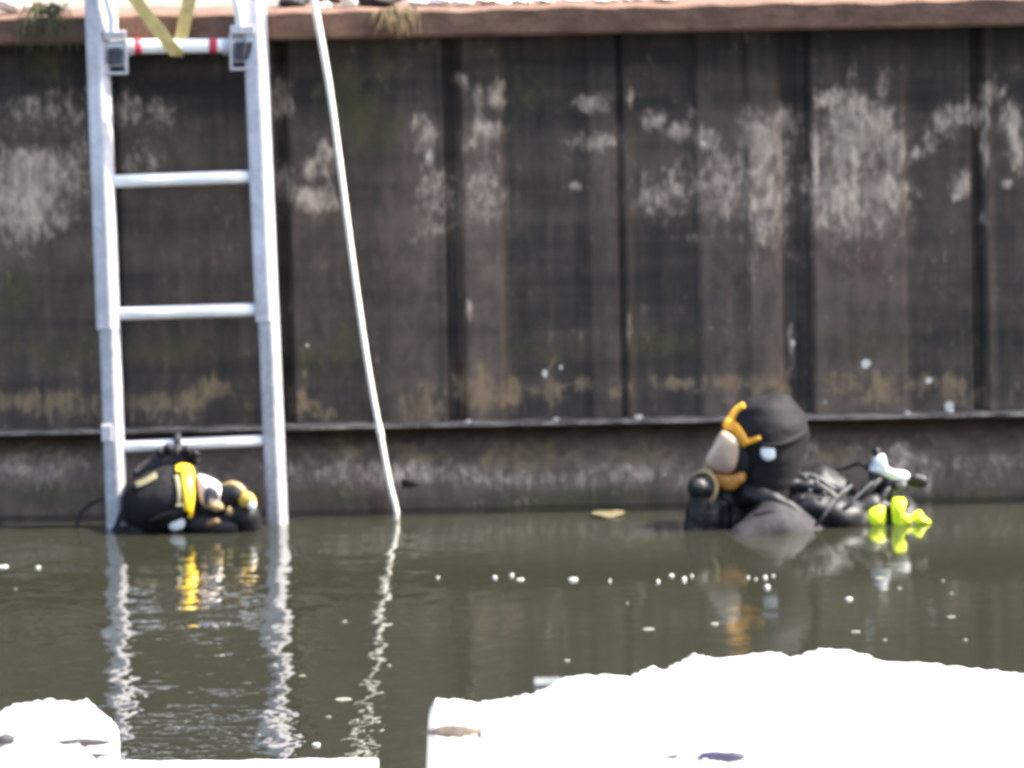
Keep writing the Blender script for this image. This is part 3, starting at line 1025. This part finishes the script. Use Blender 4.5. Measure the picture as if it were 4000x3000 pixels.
# regulator: a drum with a tan ring, hose body below
c = Q(2742, 1890, -0.06)
ax = Vector((-0.55, -0.78, 0.12)).normalized()
reg = bpy.data.objects.new('regulator', bpy.data.meshes.new('regulator'))
bm = bmesh.new()
tube(bm, [c - ax * 0.030, c - ax * 0.012, c + ax * 0.014, c + ax * 0.020], [.028, .030, .030, .024], seg=22, sm=1)
tube(bm, [Q(2735, 1925, -.06), Q(2728, 1985, -.06), Q(2718, 2060, -.06)], [.026, .031, .033], seg=18)
tube(bm, [Q(2745, 1930, -.05), Q(2765, 1990, -.05), Q(2765, 2060, -.05)], [.028, .034, .034], seg=16)
tube(bm, [Q(2830, 1935, -.03), Q(2870, 1985, -.02), Q(2870, 2060, -.02)], [.022, .028, .03], seg=16)
tube(bm, [Q(2775, 1950, -.04), Q(2810, 1975, -.03), Q(2815, 2050, -.03)], [.028, .030, .030], seg=16)
bpy.data.objects.remove(reg)
reg = crumple(frombm('regulator', bm, M_RUBBER, mk_rim, True), .004, 40, 1)
bm = bmesh.new()
a_, b_ = frame(ax)
ringpts = [c - ax * 0.002 + (a_ * math.cos(t) + b_ * math.sin(t)) * 0.034 for t in np.linspace(0, 2 * math.pi, 25)]
tube(bm, [q for q in ringpts], 0.0055, seg=8, sm=2, roundend=False)
frombm('ring', bm, M_TAN, mk_rim, True)
# buoyancy vest behind the head: bladder lobes, webbing, small fittings
bm = bmesh.new()
tube(bm, [Q(3020, 1935, .02), Q(3110, 1905, .02), Q(3200, 1905, .02), Q(3270, 1950, .02), Q(3310, 2040, .02)], [.030, .042, .046, .044, .03], seg=16)
tube(bm, [Q(3060, 1990, -.05), Q(3160, 1975, -.06), Q(3240, 1990, -.065), Q(3330, 2030, -.05), Q(3420, 2060, -.03)], [.034, .036, .040, .036, .03], seg=18)
tube(bm, [Q(3200, 2040, -.03), Q(3300, 2000, -.02), Q(3400, 1985, -.01), Q(3480, 2010, .0), Q(3540, 2060, .0)], [.04, .040, .036, .03, .02], seg=16)
tube(bm, [Q(3040, 1900, -.05), Q(3100, 1880, -.045), Q(3170, 1890, -.04), Q(3235, 1925, -.045), Q(3270, 1970, -.05)], [.012, .016, .017, .017, .012], seg=12)
tube(bm, [Q(2890, 1940, -.02), Q(2930, 1925, -.06), Q(3000, 1930, -.09), Q(3060, 1950, -.10), Q(3130, 1990, -.10)], [.018, .024, .022, .018, .012], seg=12)
vest = crumple(frombm('buoyancy_vest', bm, M_RUBBER, dr, True), .008, 15, 1)
for pts_, rr in (([Q(3170, 2052, -.085), Q(3210, 1990, -.11), Q(3260, 1930, -.085), Q(3320, 1890, -.05)], .0055), ([Q(3290, 1960, -.09), Q(3340, 1920, -.085), Q(3400, 1872, -.06)], .0055),
                 ([Q(3110, 1845, -.03), Q(3170, 1848, -.035), Q(3220, 1872, -.04), Q(3255, 1900, -.04)], .0065)):
    tubeobj('strap', pts_, rr, M_FITTING, vest, seg=10, flat=0.5)
for (x_, y_, r_) in ((3158, 1900, .006), (3128, 1928, .008), (3250, 1968, .013), (3212, 1912, .007), (3185, 1872, .008), (3140, 1852, .009)):
    ellobj('buckle', Q(x_, y_, -.083 if y_ > 1890 else -.06), (r_ * .75, r_ * .5, r_ * .85), M_FITTING, vest, seg=12, rings=8, noise=0.2, seed=x_)
# inflator hose
tubeobj('hose', [Q(3140, 1880, .02), Q(3220, 1838, .03), Q(3300, 1836, .03), Q(3360, 1814, .02), Q(3400, 1840, .01)], .0045, M_RUBBER, dr, seg=10)

# ---- the cylinder on its back, top showing right of the diver
tank = thing('air_cylinder', Q(3460, 2050, .02), 'black air cylinder with white valve rising behind the diver at right', 'cylinder')
bm = bmesh.new()
A = Q(3290, 2040, .06)
B = Q(3560, 1945, .06)
dirt = Vector((0.80, 0, -0.60))
top = Q(3420, 1950, .05)
tube(bm, [top + Vector((0.0, 0, 0)), top + Vector((.03, 0, -.04)), top + Vector((.10, 0, -.18)), top + Vector((.20, .02, -.55))], [.028, .062, .075, .075], seg=22)
frombm('cylinder_body', bm, M_RUBBER, tank, True)
vb = blob('valve', [(3408, 1790), (3430, 1772), (3455, 1780), (3464, 1812), (3478, 1836), (3510, 1850), (3545, 1846), (3552, 1868), (3530, 1885), (3490, 1878), (3450, 1862), (3418, 1848), (3395, 1838), (3404, 1815)], YD + 0.0, M_WHITE, tank, 0.018, 0.03)
tubeobj('valve_knob', [Q(3545, 1868, .01), Q(3575, 1876, .012), Q(3602, 1882, .012)], [.012, .016, .015], M_RUBBER, tank, seg=14)
tubeobj('valve_knob', [Q(3428, 1776, .005), Q(3424, 1762, .006)], [.011, .009], M_RUBBER, tank, seg=12)
bm = bmesh.new()
tube(bm, [Q(3420, 1862, .02), Q(3460, 1885, .02), Q(3510, 1895, .02)], [.016, .021, .018], seg=14)
tube(bm, [Q(3478, 1880, .01), Q(3490, 1930, .015), Q(3480, 1990, .02)], [.02, .022, .024], seg=14)
frombm('first_stage', bm, M_LOCK, tank, True)
blob('valve_outlet', [(3492, 1886), (3535, 1880), (3542, 1900), (3515, 1922), (3494, 1912)], YD - 0.012, M_FITTING, tank, 0.012, 0.02)
for pts_, rr in (([Q(3300, 2040, -.03), Q(3345, 1965, -.035), Q(3400, 1900, -.03), Q(3440, 1868, -.01)], .008), ([Q(3340, 2050, -.03), Q(3400, 2000, -.035), Q(3450, 1930, -.02), Q(3480, 1895, 0)], .010)):
    tubeobj('hose', pts_, rr, M_RUBBER, tank, seg=10)

# ---- neon float beside it
nf = thing('marker_float', Q(3500, 2055, -.05), 'neon yellow plastic float of three lumps in the water at far right', 'float')
blob('lobe', [(3378, 2018), (3395, 1995), (3425, 1980), (3455, 1984), (3462, 2030), (3455, 2060), (3400, 2062), (3380, 2045)], YD - 0.05, M_NEON, nf, 0.022, 0.03)
blob('lobe', [(3482, 1960), (3495, 1948), (3530, 1948), (3540, 1965), (3530, 1990), (3532, 2012), (3560, 2024), (3560, 2046), (3535, 2060), (3510, 2075), (3488, 2062), (3484, 2010)], YD - 0.055, M_NEON, nf, 0.022, 0.03)
blob('lobe', [(3562, 2018), (3580, 2000), (3598, 1998), (3612, 2020), (3636, 2040), (3612, 2050), (3575, 2052)], YD - 0.055, M_NEON, nf, 0.016, 0.025)
tubeobj('cord', [Q(3440, 2030, -.05), Q(3475, 2034, -.052), Q(3500, 2036, -.052)], 0.006, M_RUBBER, nf, seg=8)

# ---- left diver, head lying forward between the ladder rails
YL = -0.30
dv = thing('person', at(640, 2060, YL), 'diver with black hood and yellow mask band low in water between ladder rails', 'person')
Q = lambda px, py, dy=0.0: at(px, py, YL) + Vector((0, dy, 0))
J = [(Q(470, 2700, -.10), .15), (Q(470, 2470, -.06), .15), (Q(490, 2280, -.03), .12), (Q(510, 2150, .0), .062), (Q(540, 2060), .058), (Q(600, 1985), .072), (Q(690, 1970), .075), (Q(790, 1990), .052),
     # far arm, raised behind the head to the rung: shoulder, elbow, wrist, palm
     (Q(500, 2230, .10), .058), (Q(505, 2010, .075), .040), (Q(585, 1858, .060), .030), (Q(648, 1806, .052), .028),
     # near arm, down under water
     (Q(480, 2260, -.17), .058), (Q(560, 2600, -.20), .046), (Q(700, 2780, -.20), .034), (Q(760, 2810, -.20), .03),
     (Q(480, 2820, -.19), .09), (Q(560, 3380, -.22), .06), (Q(520, 3950, -.18), .042), (Q(600, 3980, -.22), .035),
     (Q(480, 2820, .03), .09), (Q(600, 3360, .05), .06), (Q(560, 3950, .06), .042), (Q(640, 3980, .02), .035)]
E = [(0, 1), (1, 2), (2, 3), (3, 4), (4, 5), (5, 6), (6, 7), (2, 8), (8, 9), (9, 10), (10, 11), (2, 12), (12, 13), (13, 14), (14, 15), (0, 16), (16, 17), (17, 18), (18, 19), (0, 20), (20, 21), (21, 22), (22, 23)]
bd2 = crumple(skin('body', J, E, M_BLACKSUIT, dv), .005, 22)
hl = Prof(YL, [(478, 1940, 1990, .01), (486, 1916, 2030, .04), (505, 1888, 2062, .062), (545, 1858, 2085, .080), (595, 1836, 2095, .090), (650, 1820, 2095, .094), (705, 1812, 2085, .092), (748, 1816, 2070, .086), (772, 1832, 2050, .076), (790, 1860, 2040, .05)], 'h')
bm = bmesh.new()
hl.mesh(bm)
hd = frombm('hood', bm, M_HOOD, dv, True)
crumple(hd, .0030, 20, 0, (2.0, 1, 1))
ribbon('stripe', [(532, 1886, 9), (565, 1872, 10), (600, 1852, 10), (614, 1844, 8)], hl, M_KHAKI, hd, 0.004, 0.008)
ribbon('collar', [(590, 2022, 12), (640, 2000, 14), (690, 1984, 14), (728, 1972, 10)], hl, M_RUBBER, hd, 0.004, 0.010)
blob('ear_patch', [(656, 2030), (684, 2006), (716, 1998), (726, 2028), (716, 2064), (676, 2076), (656, 2054)], hl.y(690, 2035) + 0.004, M_WHITE, hd, 0.010, 0.012)
mk = blob('face_mask', [(764, 1850), (790, 1852), (838, 1872), (880, 1910), (900, 1960), (894, 2000), (860, 2030), (800, 2060), (764, 2060), (748, 1960)], YL - 0.035, M_RUBBER, dv, 0.03, 0.09, 0.1)
ribbon('head_strap', [(690, 1822, 8), (712, 1818, 12), (735, 1836, 24), (742, 1880, 24), (744, 1930, 21), (742, 1966, 19), (738, 1976, 17)], hl, M_YELLOW, mk, 0.006, 0.012)
ribbon('head_strap', [(752, 1955, 8), (752, 1985, 9), (746, 2004, 8)], hl, M_YELLOW, mk, 0.006, 0.010)
ribbon('head_strap', [(742, 1952, 7), (716, 1952, 7), (694, 1954, 6)], hl, M_KHAKI, mk, 0.006, 0.010)
ribbon('skirt', [(692, 1842, 9), (702, 1880, 10), (706, 1920, 9), (704, 1945, 8)], hl, M_KHAKI, mk, 0.003, 0.008)
vs_ = blob('visor', [(772, 1852), (800, 1858), (846, 1880), (878, 1916), (890, 1958), (872, 1988), (832, 1992), (796, 1980), (776, 1950), (768, 1900)], YL - 0.062, M_LENS2, mk, 0.022, 0.02, 0.15)
blob('eye_hole', [(800, 1912), (822, 1898), (846, 1912), (858, 1942), (846, 1952), (826, 1930), (816, 1950), (812, 1975), (800, 1968), (794, 1938)], YL - 0.083, M_LOCK, vs_, 0.005, 0.01, 0.15)
blob('chin_cup', [(820, 1970), (846, 1962), (868, 1970), (872, 1990), (848, 1998), (828, 1992)], YL - 0.088, M_TAN, mk, 0.008, 0.015, 0.15)
# regulator with two yellow rings and a tan arc
bm = bmesh.new()
tube(bm, [Q(880, 1930, -.05), Q(920, 1925, -.05), Q(955, 1945, -.05)], [.03, .033, .026], seg=16)
tube(bm, [Q(900, 2000, -.05), Q(945, 1990, -.05), Q(965, 2010, -.05), Q(980, 2060, -.045)], [.028, .03, .032, .026], seg=16)
tube(bm, [Q(770, 2030, -.05), Q(830, 2040, -.06), Q(900, 2050, -.05)], [.028, .03, .03], seg=14)
reg = frombm('regulator', bm, M_RUBBER, mk, True)
blob('purge_cover', [(932, 1950), (945, 1930), (968, 1924), (992, 1938), (1002, 1966), (990, 1982), (958, 1984), (936, 1974)], YL - 0.084, M_GOLD, reg, 0.012, 0.02)
blob('purge_button', [(968, 1968), (985, 1958), (1000, 1968), (994, 1990), (972, 1990)], YL - 0.093, M_WHITE, reg, 0.006, 0.01)
ellobj('screw_cap', Q(901, 1978, -.083), (.0085, .006, .0095), M_TAN, reg, seg=14, rings=8)
tubeobj('guard', [Q(878, 1888, -.055), Q(905, 1880, -.062), Q(930, 1888, -.066), Q(950, 1905, -.066), Q(960, 1925, -.06)], [.007, .009, .010, .009, .006], M_TAN, reg, seg=10)
blob('mouthpiece', [(798, 2042), (820, 2028), (850, 2026), (862, 2042), (840, 2056), (806, 2060)], YL - 0.088, M_BROWNRUB, reg, 0.006, 0.02)
# gloved hand behind the head, index finger hooked over the rung
bm = bmesh.new()
tube(bm, [Q(560, 1880, .062), Q(605, 1838, .056), Q(640, 1812, .052), Q(690, 1800, .050)], [.033, .031, .034, .030], seg=14, flat=0.8)
yrung = dl(1740)
for (x0, x1, ytop, dd, r_) in ((628, 622, 1768, .0, .0095), (662, 655, 1752, .004, .0105), (722, 726, 1758, .002, .0100), (752, 764, 1776, -.002, .0085)):
    tube(bm, [Q(x0 + 8, 1812, .048 + dd), Q(x0, 1788, .036 + dd), Q(x1, ytop + 6, .022 + dd), Q(x1, ytop - 4, .010 + dd)], [r_ * 1.1, r_ * 1.08, r_, r_ * .85], seg=10, sm=4)
ro = Vector((0, yrung - YL, 0))
tube(bm, [Q(688, 1808, .046), Q(690, 1775, .024), Q(691, 1752, 0) + ro + Vector((0, -.024, 0)), Q(691, 1732, 0) + ro + Vector((0, -.022, 0)), Q(690, 1716, 0) + ro + Vector((0, -.010, 0)), Q(688, 1712, 0) + ro + Vector((0, .012, 0))],
     [.010, .0095, .0088, .0082, .0078, .0072], seg=12, sm=5)
tube(bm, [Q(622, 1830, .050), Q(582, 1822, .034), Q(552, 1836, .022), Q(530, 1850, .016)], [.013, .012, .011, .009], seg=10, sm=4)
frombm('glove', bm, M_GLOVE, dv, True)
# thin hose arching out to the left
tubeobj('hose', [Q(500, 1966, .03), Q(450, 1958, .05), Q(395, 1962, .055), Q(345, 1985, .055), Q(312, 2015, .05), Q(298, 2050, .045), Q(292, 2100, .04)], .0038, M_RUBBER, dv, seg=8)
ellobj('hose_clip', Q(486, 2040, -.05), (.010, .01, .007), M_FITTING, dv, seg=12, rings=8, noise=.2)

# ------------------------------------------------------------------ small things
# weed clump on the lower wall
bm = bmesh.new()
rnd = random.Random(4)
cw = at(1595, 1895, -0.01)
for i in range(26):
    a = rnd.uniform(0, 6.28)
    rr = rnd.random() ** .6
    c = cw + Vector((math.cos(a) * .022 * rr, rnd.uniform(-.012, .02), math.sin(a) * .012 * rr))
    ell(bm, c, (rnd.uniform(.004, .009), .006, rnd.uniform(.003, .007)), seg=8, rings=6, noise=.3, seed=i)
for i in range(8):
    c = cw + Vector((rnd.uniform(-.02, .02), .0, 0))
    tube(bm, [c, c + Vector((rnd.uniform(-.012, .012), -.006, -rnd.uniform(.01, .035)))], .0016, seg=5, sm=1)
tag(frombm('weed_clump', bm, M_WEED, None, True), 'small dark weed clump clinging to the wall right of the rope', 'weed')


def leaf(cx, cy, lw, lh, name, mat, label, cat, group=None, seed=0):
    """thin curled leaf floating on the water"""
    c = onz(cx, cy, 0.003)
    rnd = random.Random(seed)
    n = 14
    rings = []
    depth = lh / PXM / 0.125
    for i in range(n + 1):
        t = i / n
        w = math.sin(math.pi * t) ** .6 * depth / 2 + 0.001
        x = c.x + (t - .5) * lw / PXM
        z = 0.002 + 0.002 * (2 * t - 1) ** 2 + .001 * math.sin(9 * t + seed)
        rings.append([(x, c.y - w, z + .002), (x, c.y, z), (x, c.y + w, z + .003), (x, c.y + w, z + .001), (x, c.y, z - .002), (x, c.y - w, z)])
    bm = bmesh.new()
    loft(bm, rings)
    return tag(frombm(name, bm, mat, None, True), label, cat, group)


leaf(2375, 2008, 128, 22, 'fallen_leaf', M_LEAF, 'long yellow leaf floating near the wall left of the right diver', 'leaf')

FLECK = bmesh.new()  # floating foam, also standing in for sky glints on the water
ell(FLECK, (0, 0, 0), (1, 1, 1), seg=12, rings=8, noise=.25, seed=2)
fm = bpy.data.meshes.new('foam_glint_fleck')
FLECK.to_mesh(fm)
FLECK.free()
fm.materials.append(M_FOAM_GLINT)
for p_ in fm.polygons:
    p_.use_smooth = True
LAB = {'row': ('tiny white foam and glint fleck in the row floating across the middle of the water', 'white flecks in the row across the water'),
       'left': ('small white foam and glint fleck floating left of the ladder reflection', 'white flecks left of the ladder'),
       'right': ('small pale fleck floating below the right diver near the white rock', 'pale flecks below the right diver'),
       'mid': ('small pale fleck floating between the rope reflection and the white rock', 'pale flecks by the rope reflection')}
FL = [(1710, 2255, 9, 7, 'row'), (1932, 2256, 13, 11, 'row'), (1998, 2248, 12, 14, 'row'), (2032, 2264, 20, 8, 'row'), (2238, 2264, 25, 13, 'row'), (2382, 2270, 7, 12, 'row'), (2570, 2272, 9, 13, 'row'), (2622, 2248, 14, 10, 'row'), (2672, 2264, 12, 18, 'row'), (2702, 2250, 8, 10, 'row'),
      (2922, 2256, 8, 10, 'row'), (2952, 2262, 6, 8, 'row'), (2988, 2256, 12, 14, 'row'), (3020, 2250, 9, 8, 'row'), (2996, 2294, 16, 17, 'row'),
      (12, 2214, 28, 9, 'left'), (148, 2216, 14, 10, 'left'), (60, 2300, 12, 5, 'left'),
      (3316, 2340, 20, 12, 'right'), (2532, 2458, 40, 9, 'right'), (2790, 2438, 30, 12, 'right'), (3342, 2468, 32, 7, 'right'), (3512, 2298, 16, 9, 'right'), (3682, 2268, 12, 8, 'right'), (3716, 2318, 12, 8, 'right'), (3456, 2500, 14, 9, 'right'), (3770, 2500, 14, 10, 'right'), (3440, 2260, 40, 7, 'right'), (2450, 2356, 10, 8, 'right'), (3715, 2410, 30, 7, 'right'), (2214, 2580, 22, 9, 'right'),
      (1345, 2428, 18, 8, 'mid'), (1340, 2732, 56, 9, 'mid'), (1282, 2800, 20, 6, 'mid'), (1235, 2910, 22, 14, 'mid'), (1520, 2600, 14, 8, 'mid'), (1475, 2820, 20, 8, 'mid'), (1530, 2200, 9, 9, 'mid'), (1180, 2640, 24, 6, 'mid'), (1420, 2855, 8, 14, 'mid')]
UNIQ = {(1340, 2732): 'longest pale sliver floating flat on the water beside the rope reflection', (2238, 2264): 'brightest square white fleck in the row floating across the middle of the water',
        (2996, 2294): 'white fleck hanging just below the row under the right diver', (12, 2214): 'yellowish white fleck at the left edge of the water',
        (2532, 2458): 'wide flat pale fleck floating alone above the white rock', (3316, 2340): 'bright white fleck floating below and left of the neon float',
        (1235, 2910): 'bright fleck floating close to the flat white slab', (148, 2216): 'round white fleck floating just left of the ladder'}
for (px, py, a, b, g) in FL:
    o = bpy.data.objects.new('foam_glint_fleck', fm)
    COL.objects.link(o)
    if g != 'row' and (px, py) not in ((12, 2214), (148, 2216), (3316, 2340), (1235, 2910)):
        a, b = a * .8, b * .75
        o.material_slots[0].link = 'OBJECT'
        o.material_slots[0].material = M_SCUM
    c = onz(px, py, 0.001)
    sc = (CAMLOC - c).length / FPX
    o.location = c
    o.scale = (a * sc * .75, max(a, b) * sc * 0.9, b * sc * 0.62)
    o.rotation_euler = (0, 0, random.uniform(-.3, .3))
    tag(o, UNIQ.get((px, py), LAB[g][0]), 'foam fleck', LAB[g][1])  # the flecks stand for foam and for sky glints

dgs = bpy.context.evaluated_depsgraph_get()
dgs.update()
sp = []
for (a, b) in ((2890, 2026), (2950, 2012), (3010, 1998), (3060, 1990), (3105, 1984)):
    hit, loc, nrm, idx, ob, mx = S.ray_cast(dgs, CAMLOC, ray(a, b))
    if hit and ob and ob.name.startswith('body'):
        sp.append(loc)
if len(sp) > 2:
    tubeobj('seam', sp, 0.0035, M_RUBBER, dr, seg=6, sm=4)

# label-like pale strip by the white rock, and the objects lying against the rock
YN = -8.93
small_box('plastic_strip', (2085, 2646), (2192, 2680), -8.95, -8.90, M_STRIP, 'small pale rectangular strip sticking out at the left shoulder of the white rock', 'strip')
dg0 = bpy.context.evaluated_depsgraph_get()
dg0.update()


def surf(px, py):
    hit, loc, nrm, idx, ob, mx = S.ray_cast(dg0, CAMLOC, ray(px, py))
    return loc


for (a, b, w_, h_, mat, nm, lab, cat) in ((320, 2915, 125, 20, M_GAPSHADE, 'gap_shade', 'dark lump standing for the shadowed gap under the right end of the white boulder', 'stone'),  # dark lumps added in place of shadow and water under the boulder
                                          (370, 2958, 90, 12, M_GAPSHADE, 'gap_shade', 'narrow dark lump standing for the shadow streak on the slab below the white boulder', 'stone'),
                                          (18, 2905, 48, 24, M_GAPSHADE, 'gap_shade', 'dark lump standing for the shadow at the left picture edge under the white boulder', 'stone'),
                                          (1775, 2876, 100, 28, M_BROWN, 'brown_edge_shade', 'small brown lump standing for the shadowed lower edge at the left end of the white rock', 'stone'),  # brown lump added for the rock's shadowed lower edge
                                          (1872, 2882, 11, 28, M_DARKSTONE, 'peg', 'short dark peg standing in the left end of the white rock', 'peg'),
                                          (2820, 2968, 105, 22, M_BLUE, 'plastic_scrap', 'dark blue plastic scrap lying on the front of the white rock', 'scrap'),
                                          (2640, 2956, 55, 9, M_BROWN, 'twig', 'thin brown twig lying on the white rock left of the blue scrap', 'twig')):
    c = surf(a, b)
    sc = (c - CAMLOC).length / FPX
    bm = bmesh.new()
    ell(bm, c + Vector((0, -.002, h_ * sc * .75)), (w_ * sc, max(.008, h_ * sc), h_ * sc), seg=18, rings=10, noise=.22, seed=a)
    tag(frombm(nm, bm, mat, None, True), lab, cat)


# ---- on top of the capping beam
def rock(px, py, rx, rz, mat, label, name='stone', y=-0.02, seed=0, group=None):
    c = at(px, py, y)
    bm = bmesh.new()
    ell(bm, (c.x, y, c.z), (rx / PXM, rx / PXM * .8, rz / PXM), seg=16, rings=10, noise=.28, seed=seed)
    return tag(frombm(name, bm, mat), label, 'stone', group)


rock(40, 8, 72, 40, M_STONE, 'bright white sunlit stone on the capping beam in the top left corner', seed=1)
rock(1262, 22, 32, 14, M_STONE, 'small white stone on the capping beam right beside the rope', seed=2, y=-.06)
rock(1366, 5, 30, 30, M_STONE2, 'upright pale stone on the capping beam between two dark stones', seed=3, y=-.06)
rock(1290, -6, 50, 24, M_DARKSTONE, 'dark stone on the capping beam close behind the rope', seed=4, y=.0)
rock(1480, -8, 100, 34, M_DARKSTONE, 'large dark stone on the capping beam above the dry grass', seed=5, y=-.02)
rock(1150, 4, 60, 26, M_DARKSTONE, 'dark stone on the capping beam next to the right ladder rail', seed=12, y=-.0)
pl = [(1640, 10, 44, 16), (1720, 2, 50, 18), (1810, 6, 46, 16), (1900, 2, 44, 16), (1960, 8, 42, 14), (2040, 2, 40, 14), (2140, 2, 50, 12), (2250, -4, 50, 14), (2370, -4, 50, 12), (2480, -6, 50, 12), (2600, -8, 60, 12)]
for i, (a, b, c_, d_) in enumerate(pl):
    rock(a, b, c_, d_, M_STONE if i % 3 else M_STONE2, 'pale rubble stone in the sunlit line along the top of the capping beam', name='rubble_stone', seed=20 + i, y=-.03, group='rubble stones along the capping beam')


def tuft(name, px, py, w, n, ln, mat, label, seed, y=-.125, down=0.6):
    rnd = random.Random(seed)
    bm = bmesh.new()
    for i in range(n):
        c = at(px + rnd.gauss(0, w * .4), py + rnd.uniform(-6, 10), y + .01)
        L = ln / PXM * rnd.uniform(.5, 1.1)
        sx = rnd.uniform(-.5, .5) * L
        pts_ = [c + Vector((0, .012, 0)), c + Vector((sx * .3, -.02, L * .18)), c + Vector((sx * .8, -.035, -L * .25 * down)), c + Vector((sx * 1.1, -.035 - rnd.uniform(0, .02), -L * down))]
        tube(bm, pts_, [.0016, .0019, .0014, .0004], seg=5, sm=3, flat=.4)
    return tag(frombm(name, bm, mat, None, True), label, 'grass')


tuft('dry_grass', 1550, 52, 90, 70, 130, M_GRASS, 'tuft of dry brown grass hanging over the capping beam right of the rope', 3)
tuft('green_grass', 170, 50, 110, 60, 230, M_GREENGRASS, 'thin green grass hanging over the capping beam at the left edge', 4)

# ledge crumbs
for i, (px, py, r_) in enumerate(((1828, 1630, 11), (2170, 1627, 13), (2495, 1612, 17), (3712, 1590, 15), (3545, 1612, 12))):
    c = at(px, py, -0.045)
    bm = bmesh.new()
    ell(bm, (c.x, -0.045, Z_LEDGE + r_ / PXM * .5), (r_ / PXM, r_ / PXM * .8, r_ / PXM * .7), seg=10, rings=8, noise=.35, seed=i)
    tag(frombm('pebble', bm, M_STONE2), ['small white chip on the ledge beside a dark joint in mid wall', 'white chip on the ledge above and left of the yellow leaf', 'largest white lump on the ledge between rope and right diver', 'white chip on the ledge far right above the neon float', 'faint chip on the ledge right of the diver hood'][i], 'chip')
